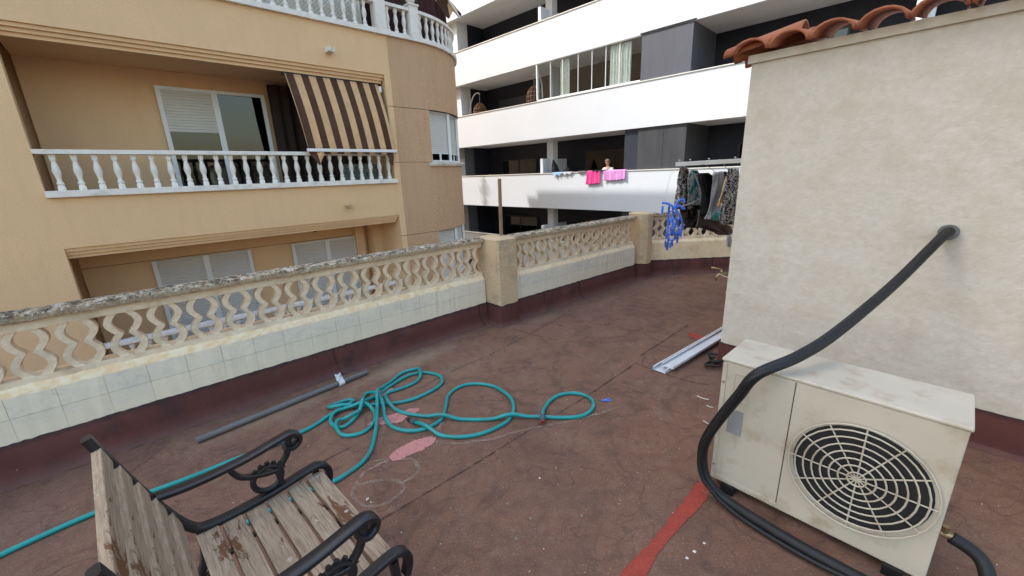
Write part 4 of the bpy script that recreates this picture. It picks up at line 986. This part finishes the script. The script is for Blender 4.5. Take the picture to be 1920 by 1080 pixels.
# ------------------------------------------------------------------ hoses
def c1(*p): return [(555 + x / 4.5, 660 + y / 4.5) for x, y in p]
def c2(*p): return [(825 + x / 5.4, 680 + y / 5.4) for x, y in p]
HA = c1((-3000, 1950), (-1800, 1400), (-900, 1060), (-500, 900), (-200, 790), (0, 697), (150, 622), (290, 530), (400, 465), (470, 425), (486, 408), (440, 405), (350, 432), (285, 458), (276, 472), (330, 478), (450, 465), (600, 450), (720, 437), (850, 428), (980, 400), (1100, 350), (1190, 300), (1232, 255), (1218, 205), (1150, 180), (1060, 173), (960, 195), (860, 245), (770, 305), (690, 365), (600, 420), (545, 490), (500, 550), (450, 600), (390, 635), (320, 622), (293, 580), (320, 530), (400, 490), (500, 472), (600, 468), (655, 500), (668, 560), (640, 620), (560, 680), (450, 705), (370, 690), (340, 640), (370, 592), (450, 562), (530, 525), (572, 465), (573, 385), (600, 350), (650, 358), (710, 395), (740, 470), (752, 550), (800, 620), (880, 655), (980, 665), (1080, 650), (1170, 610), (1235, 555)) + \
     c2((60, 430), (75, 350), (130, 285), (220, 235), (320, 215), (440, 218), (550, 243), (650, 298), (720, 365), (746, 440), (735, 510), (690, 585), (600, 645), (480, 698), (350, 735), (200, 752), (60, 745)) + c1((1215, 700), (1180, 686), (1080, 640), (1000, 590))
HB = c1((-420, 1440), (-60, 1250), (150, 1150), (330, 1085), (440, 1020), (560, 930), (635, 820), (665, 700), (685, 580), (688, 450), (692, 380), (740, 310), (830, 225), (900, 175), (980, 152), (1040, 165), (1050, 205), (1015, 250), (930, 292), (840, 322), (775, 345), (758, 385), (785, 445), (850, 490), (950, 522), (1100, 543), (1220, 555)) + \
     c2((200, 572), (400, 577), (600, 566), (800, 550), (1000, 546), (1200, 556), (1380, 550), (1490, 515), (1553, 445), (1535, 375), (1450, 325), (1330, 308), (1200, 332), (1100, 400), (1055, 480), (1038, 560), (1040, 585))
RH = .0128
def raise_paths(paths):
    "lift each later stretch over whatever it crosses"
    allp = []; out = []
    for ip, path in enumerate(paths):
        Q = crom([(*G(x, y, RH)[:2], 0) for x, y in path], 14)
        d_ = [0]
        for a, b in zip(Q[:-1], Q[1:]): d_.append(d_[-1] + np.linalg.norm(b - a))
        n = int(d_[-1] / .008); xs_ = np.interp(np.linspace(0, d_[-1], n), d_, [q[0] for q in Q]); ys_ = np.interp(np.linspace(0, d_[-1], n), d_, [q[1] for q in Q])
        Z = np.full(n, RH)
        for i in range(n):
            for (ex, ey, ez, lim) in allp + [(xs_[:max(0, i - 10)], ys_[:max(0, i - 10)], Z, max(0, i - 10))]:
                if len(ex) == 0: continue
                dd_ = np.hypot(ex - xs_[i], ey - ys_[i]); k = int(np.argmin(dd_))
                if dd_[k] < 2 * RH * 1.02: Z[i] = max(Z[i], ez[k] + math.sqrt(max(0, (2 * RH) ** 2 - dd_[k] ** 2)) )
        # smooth ramps, never below the needed height
        Zs = Z.copy()
        for i in range(n):
            a, b = max(0, i - 14), min(n, i + 15)
            for j in range(a, b):
                fall = (math.cos(PI * abs(i - j) / 15) + 1) / 2
                Zs[i] = max(Zs[i], RH + (min(Z[j], .075) - RH) * fall)
        allp.append((xs_, ys_, Zs, n)); out.append([(x, y, z) for x, y, z in zip(xs_, ys_, Zs)])
    return out
pa_, pb_ = raise_paths([HA, HB])
def connector(o, P, k=-1):
    a = Vector(P[k]); b = Vector(P[k - 8] if k < 0 else P[8]); t_ = (a - b).normalized()
    MB().tube([a - t_ * .02, a + t_ * .03], .019, 16).tube([a + t_ * .03, a + t_ * .036], .0165, 16).build('connector', MAT['hosecon'], o, smooth=40)
    return a, t_
ho = empty('garden_hose', (0, 0, 0), 0, 'teal hose entering from the left and ending in a coupling beside the pink paint', 'garden hose', 'teal garden hoses'); MB().tube(pa_, RH, 14).build('tube', MAT['hose'], ho, smooth='all')
a, t_ = connector(ho, pa_); MB().tube([a + t_ * .036, a + t_ * .075], [.0165, .0155], 16).build('coupling', MAT['blackrub'], ho, smooth=40)
ho = empty('garden_hose', (0, 0, 0), 0, 'teal hose coming from under the garden chair and ending in a red-mouthed coupling', 'garden hose', 'teal garden hoses'); MB().tube(pb_, RH, 14).build('tube', MAT['hose'], ho, smooth='all')
a, t_ = connector(ho, pb_); MB().tube([a + t_ * .036, a + t_ * .044], .0135, 16).build('mouth', MAT['redpl'], ho, smooth=40); MB().tube([a + t_ * .0445, a + t_ * .0455], .008, 12).build('opening', MAT['acdark'], ho)  # last piece: dark disc painted as the shade inside the mouth

# ------------------------------------------------------------------ cast iron and wood garden chair
ca = np.array([-.839, 1.46]); cb = np.array([-.405, 1.041]); W_ = float(np.linalg.norm(cb - ca)); ux = (cb - ca) / W_
ch = empty('garden_chair', (ca[0], ca[1], 0), math.atan2(ux[1], ux[0]), 'weathered wooden slat garden chair with black cast iron scroll arms', 'garden chair')
# local: x along the slats, -y towards the backrest, front edge at y = 0
SZ = .42; pit = .074
for k in range(6):
    y1 = -k * pit; sag = -.010 * math.sin(PI * k / 5)
    MB().box(.004, W_ - .004, y1 - .064, y1, SZ - .024 + sag, SZ + sag).build('seat_slat', MAT['wood'], ch, bevel=.003)
for k in range(5):
    q = MB().box(.004, W_ - .004, -.012, .012, 0, .06).build('back_slat', MAT['wood'], ch, (0, -.47 - .026 * k, SZ + .07 + k * .078), bevel=.003); q.rotation_euler = (R(14), 0, 0)
for k in range(2):
    for x in (.03, W_ / 2, W_ - .03): MB().lathe([(.008, 0), (.008, .002), (.004, .004)], 0, 0, 12).build('bolt', MAT['steel'], ch, (x, -.03 - k * pit, SZ - .01 * (k > 0)))
def flat_tube(m_, pts, w, h):
    "flat bar section following a path in the y-z plane (x = width)"
    P = crom(pts, 8); V = []
    for i, q in enumerate(P):
        t_ = P[min(i + 1, len(P) - 1)] - P[max(i - 1, 0)]; t_ = t_ / (np.linalg.norm(t_) + 1e-9); n_ = np.array([0, -t_[2], t_[1]])
        for a, b in ((-1, -.6), (-.75, -1), (.75, -1), (1, -.6), (1, .6), (.75, 1), (-.75, 1), (-1, .6)): V.append(q + np.array([a * w / 2, 0, 0]) + n_ * b * h / 2)
    N = len(P); m_.add(V, [(i * 8 + j, i * 8 + (j + 1) % 8, (i + 1) * 8 + (j + 1) % 8, (i + 1) * 8 + j) for i in range(N - 1) for j in range(8)] + [tuple(range(8))[::-1], tuple((N - 1) * 8 + j for j in range(8))])
for x in (-.008, W_ + .008):
    fr = MB()
    # front leg rising into the seat rail with its front curl
    flat_tube(fr, [(x, .018, SZ - .085), (x, .03, SZ - .045), (x, .024, SZ - .004), (x, -.004, SZ + .02), (x, -.05, SZ + .022), (x, -.2, SZ + .004), (x, -.38, SZ + .004), (x, -.45, SZ + .05), (x, -.53, SZ + .25), (x, -.60, SZ + .48)], .038, .024)
    flat_tube(fr, [(x, -.02, SZ - .0), (x, -.01, SZ - .12), (x, .03, .2), (x, .045, .05), (x, .075, .012)], .03, .024)
    flat_tube(fr, [(x, -.42, SZ + .0), (x, -.43, SZ - .12), (x, -.48, .2), (x, -.51, .05), (x, -.54, .012)], .03, .024)
    flat_tube(fr, [(x, .03, .2), (x, -.1, .27), (x, -.23, .29), (x, -.36, .27), (x, -.48, .2)], .02, .018)
    fr.build('end_frame', MAT['iron'], ch, smooth=45)
    am = MB()
    flat_tube(am, [(x, -.115, SZ + .172), (x, -.088, SZ + .158), (x, -.062, SZ + .172), (x, -.058, SZ + .198), (x, -.085, SZ + .218), (x, -.13, SZ + .214), (x, -.25, SZ + .195), (x, -.4, SZ + .19), (x, -.5, SZ + .2)], .044, .02)
    flat_tube(am, [(x, -.09, SZ + .215), (x, -.11, SZ + .14), (x, -.15, SZ + .085), (x, -.145, SZ + .02)], .024, .02)
    flat_tube(am, [(x, -.15, SZ + .09), (x, -.2, SZ + .10), (x, -.27, SZ + .13), (x, -.3, SZ + .185)], .022, .018)
    am.tube([(x + .0, -.19 + .05 * math.cos(a), SZ + .075 + .05 * math.sin(a)) for a in np.linspace(0, 2 * PI, 21)[:-1]], .011, 8, closed=True)
    for a in np.linspace(.3, 2.6, 7): am.tube([(x, -.19 + .06 * math.cos(a), SZ + .075 + .06 * math.sin(a)), (x, -.19 + .068 * math.cos(a), SZ + .075 + .068 * math.sin(a))], .008, 8)
    am.build('armrest', MAT['iron'], ch, smooth=45)

# ------------------------------------------------------------------ clothes drying pole and washing
PZ = 1.655
pA = np.array([2.62, 3.88]); pB = PL(1268, 308, np.array([1.86, 4.72]), np.array([1., 0.]))[:2]
pd = (pB - pA); pl = np.linalg.norm(pd); pd /= pl; LDIR = np.array([.743, .669])
pole = empty('drying_pole', (pA[0], pA[1], PZ), math.atan2(pd[1], pd[0]), 'white square drying pole with drilled holes jutting out above the laundry', 'drying rack')
zt = float(PL(1268, 308, pB, np.array([1., 0.]))[2]) - PZ
MB().box(0, pl, -.02, .02, -.022, .022).build('bar', MAT['polem'], pole, bevel=.003).rotation_euler = (0, -math.atan2(zt, pl), 0)
for d_ in (.04, .16, .36, .62): MB().tube([(pl - d_, -.023, 0), (pl - d_, .023, 0)], .005, 8).tube([(pl - d_, .0, .022), (pl - d_ + .008, .012, .034), (pl - d_ - .008, .012, .03), (pl - d_, 0, .022)], .004, 6).build('knot', MAT['string'], pole)
def polept(x):   # point on the pole seen at photo column x
    best = min(np.linspace(0, pl * 1.0, 200), key=lambda t_: abs((lambda q: 960 + F * (q @ rt) / (q @ fw))(np.array([*(pA + pd * t_), PZ + zt * t_ / pl]) - CAM) - x))
    return pA + pd * best
def garment(name, px0, rows, mat, label, cat, fold=.02, nf=3, off=0.0, grp='clothes drying on the lines'):
    P0 = polept(px0) + LDIR * 0 + pd * off
    ys = [r_[0] for r_ in rows]; 
    def fn(u, v):
        y = ys[0] + (ys[-1] - ys[0]) * v; xl = np.interp(y, ys, [r_[1] for r_ in rows]); xr = np.interp(y, ys, [r_[2] for r_ in rows])
        q = PL(xl + (xr - xl) * u, y, P0, LDIR)
        dsp = fold * math.sin(u * nf * 2 * PI + v * 1.5 + px0) * (.3 + .7 * v) + fold * .4 * math.sin(u * 11 + v * 6) - fold * 2 * (2 * u - 1) ** 2 * .5
        return (q[0] + pd[0] * dsp, q[1] + pd[1] * dsp, q[2])
    m_ = MB().grid(30, 26, fn)
    c = np.array(m_.v).mean(0); m_.v = [tuple(np.array(q) - c) for q in m_.v]
    o = m_.build(name, mat, loc=tuple(c), smooth='all', solid=.010); tag(o, label, cat, grp); return o
garment('blouse', 1272, [(313, 1272, 1279), (318, 1271, 1284), (325, 1270, 1289), (343, 1266, 1291), (360, 1264, 1290), (383, 1262, 1290), (392, 1263, 1288)], MAT['print1'], 'brown and white swirl-print garment at the left end of the laundry', 'garment', .03, 2)
garment('skirt', 1276, [(383, 1276, 1306), (390, 1274, 1313), (400, 1275, 1312), (413, 1278, 1306), (418, 1288, 1300)], MAT['leopard'], 'dark brown leopard-print garment hanging below the teal and beige one', 'garment', .03, 3, .015)
garment('vest', 1276, [(394, 1300, 1305), (405, 1300, 1307), (415, 1296, 1306), (417, 1293, 1303)], MAT['cream_dim'], 'beige trim of cloth showing at the right of the leopard-print garment', 'garment', .01, 1, .025)
garment('blouse', 1282, [(319, 1296, 1302), (322, 1293, 1305), (334, 1289, 1309), (360, 1289, 1314), (375, 1288, 1313), (385, 1287, 1313)], MAT['print2'], 'beige garment with bold teal shapes, second from the left', 'garment', .02, 1.5)
garment('trousers', 1305, [(325, 1309, 1317), (331, 1307, 1326), (337, 1307, 1334), (360, 1311, 1336), (387, 1313, 1330), (404, 1316, 1324)], MAT['black_cloth'], 'black garment hanging between the teal print and the grey fleece', 'garment', .04, 3)
garment('fleece', 1320, [(323, 1339, 1346), (327, 1336, 1347), (343, 1336, 1347), (369, 1331, 1346), (395, 1325, 1338), (411, 1321, 1331)], MAT['fleece'], 'speckled light grey fleece hanging narrow and creased', 'garment', .04, 1.5)
garment('jumper', 1325, [(322, 1348, 1356), (326, 1345, 1359), (343, 1346, 1358), (369, 1342, 1352), (380, 1341, 1348)], MAT['greyblue'], 'dark grey blue garment tucked behind the grey fleece', 'garment', .03, 1.5, .05)
garment('dress', 1335, [(316, 1362, 1378), (340, 1357, 1380), (360, 1352, 1384), (388, 1346, 1388), (410, 1344, 1390), (421, 1344, 1390)], MAT['print3'], 'black and white scroll-print garment at the right end of the laundry', 'garment', .03, 2)
garment('camisole', 1328, [(330, 1361, 1366), (360, 1352, 1359), (375, 1346, 1353), (384, 1344, 1349), (388, 1345, 1348)], MAT['camis'] if 'camis' in MAT else cloth('mustard_cloth', (.55, .42, .28), (.62, .36, .08), 12), 'narrow tan and mustard strip of cloth left of the scroll print', 'garment', .01, 1, -.05)
garment('sweater', 1280, [(394, 1307, 1314), (402, 1306, 1320), (410, 1304, 1333), (418, 1300, 1352), (424, 1296, 1364), (430, 1318, 1366), (436, 1340, 1366), (440, 1347, 1361)], MAT['taupe'], 'taupe jersey slung low beneath the other washing', 'garment', .03, 2, -.10)
garment('scarf', 1278, [(412, 1279, 1306), (420, 1280, 1305), (427, 1282, 1302)], MAT['dark_cloth'], 'dark brown cloth under the leopard-print garment', 'garment', .02, 2, -.03)
garment('vest', 1330, [(398, 1341, 1350), (404, 1332, 1346), (410, 1334, 1345), (413, 1338, 1344)], MAT['hose'], 'small teal scrap showing between the fleece and the scroll print', 'garment', .01, 1, -.1)
for px0, x1, y1, lab in ((1272, 1298, 322, 'clothes line from the tip of the pole holding the swirl-print garment'), (1311, 1350, 329, 'clothes line dropping to the grey fleece'), (1349, 1375, 332, 'clothes line dropping to the scroll-print garment')):
    a = polept(px0); b = PL(x1, y1, a, LDIR)
    A_ = np.array([a[0], a[1], PZ + .02]); far = b + (b - A_) * 1.2
    tag(MB().tube([A_, b, np.array([far[0], far[1], far[2] + .06])], .0025, 6).build('clothes_line', MAT['string']), lab, 'clothes line', 'clothes lines tied to the pole')
q = PL(1291, 322, polept(1276), LDIR); o = empty('clothes_peg', (q[0], q[1], q[2] - .05), 0, 'wooden clothes peg holding the teal and beige garment', 'clothes peg')
for sg in (-1, 1): MB().box(-.005, .005, -.006, .006, -.06, .06).build('peg_arm', MAT['pegwood'], o, (sg * .007, -.03, 0), bevel=.001).rotation_euler = (0, sg * R(4), 0)
q0 = PL(1303, 325, polept(1276), LDIR); ps = [PL(x, y, polept(1276) + np.array([.0, -.12]), LDIR) for x, y in ((1302, 325), (1309, 345), (1315, 366), (1314, 371), (1295, 381), (1279, 387))]
tag(MB().tube(crom(ps, 6), .0035, 6).build('wire_hanger', MAT['alu']), 'bent white wire hanger against the teal and beige garment', 'hanger')

# blue peg hanger on its string
hp = pB + pd * -.02; HD = np.array([1.0, 0.0])
def H(x, y, o_=0.0): # crop units of the close-up -> point on the upright plane through the pole tip
    q = PL(1225 + x / 5.686, 290 + y / 5.686, hp + np.array([0, -.08 + o_]), HD); return q
bh = empty('peg_hanger', tuple(H(210, 520)), 0, 'blue plastic folding peg hanger dangling from a string under the pole tip', 'peg hanger')
O_ = np.array(bh.location)
def rel(P): return [q - O_ for q in P]
MB().tube(rel([H(240, 145), H(180, 225), H(150, 350), H(122, 495)]), .0018, 5).build('string', MAT['string'], bh)
MB().tube(rel(crom([H(90, 510, 0), H(170, 528, -.02), H(235, 580, -.03), H(285, 660, -.03), H(312, 740, 0), H(300, 810, .03), H(255, 875, .05), H(200, 915, .05)], 8)), .013, 8).build('rim', MAT['bluepl'], bh, smooth='all')
MB().tube(rel(crom([H(170, 545, .02), H(160, 640, .10), H(158, 740, .14), H(150, 830, .12), H(170, 900, .08), H(200, 915, .05)], 8)), .012, 8).tube(rel(crom([H(205, 560, .0), H(212, 660, .05), H(205, 760, .08), H(215, 860, .06)], 8)), .010, 8).build('rim', MAT['bluepl'], bh, smooth='all')
sp = MB()
for a, b in (((170, 600), (260, 620)), ((160, 690), (300, 690)), ((158, 780), (312, 760)), ((165, 850), (285, 830)), ((165, 640), (250, 880)), ((285, 660), (170, 860)), ((205, 570), (230, 900))): sp.tube(rel([H(*a, .06), H(*b, .0)]), .008, 6)
sp.build('spokes', MAT['bluepl'], bh, smooth='all')
MB().tube(rel(crom([H(230, 560), H(262, 500), H(300, 478), H(330, 492), H(328, 512)], 6)), .012, 8).tube(rel(crom([H(240, 560), H(285, 545), H(310, 575), H(338, 575)], 6)), .012, 8).build('hook', MAT['bluepl'], bh, smooth='all')
for i, (x, y, l_) in enumerate(((100, 560, 80), (130, 930, 60), (150, 960, 65), (182, 945, 55), (200, 930, 50), (260, 880, 65), (295, 815, 65), (140, 850, 60), (175, 700, 60), (225, 740, 70), (250, 690, 60), (190, 800, 60), (270, 790, 60), (160, 900, 60), (230, 640, 60))):
    a, b = H(x, y, random.uniform(0, .08)), H(x + random.uniform(-8, 8), y + l_); b[0] = a[0] + random.uniform(-.006, .006); b[1] = a[1]
    a, b = rel([a, b]); MB().tube([a + np.array([0, 0, .02]), a, b], [.003, .014, .012], 4).build('peg', MAT['bluedk'] if i % 3 else MAT['bluepl'], bh)
# small pale blue cloth at the frame edge
garment('cloth', 1335, [(442, 1362, 1368), (452, 1360, 1370), (463, 1361, 1369)], MAT['lgrey'], 'scrap of pale cloth low at the right, just past the taupe jersey', 'laundry', .01, 1, -.2)
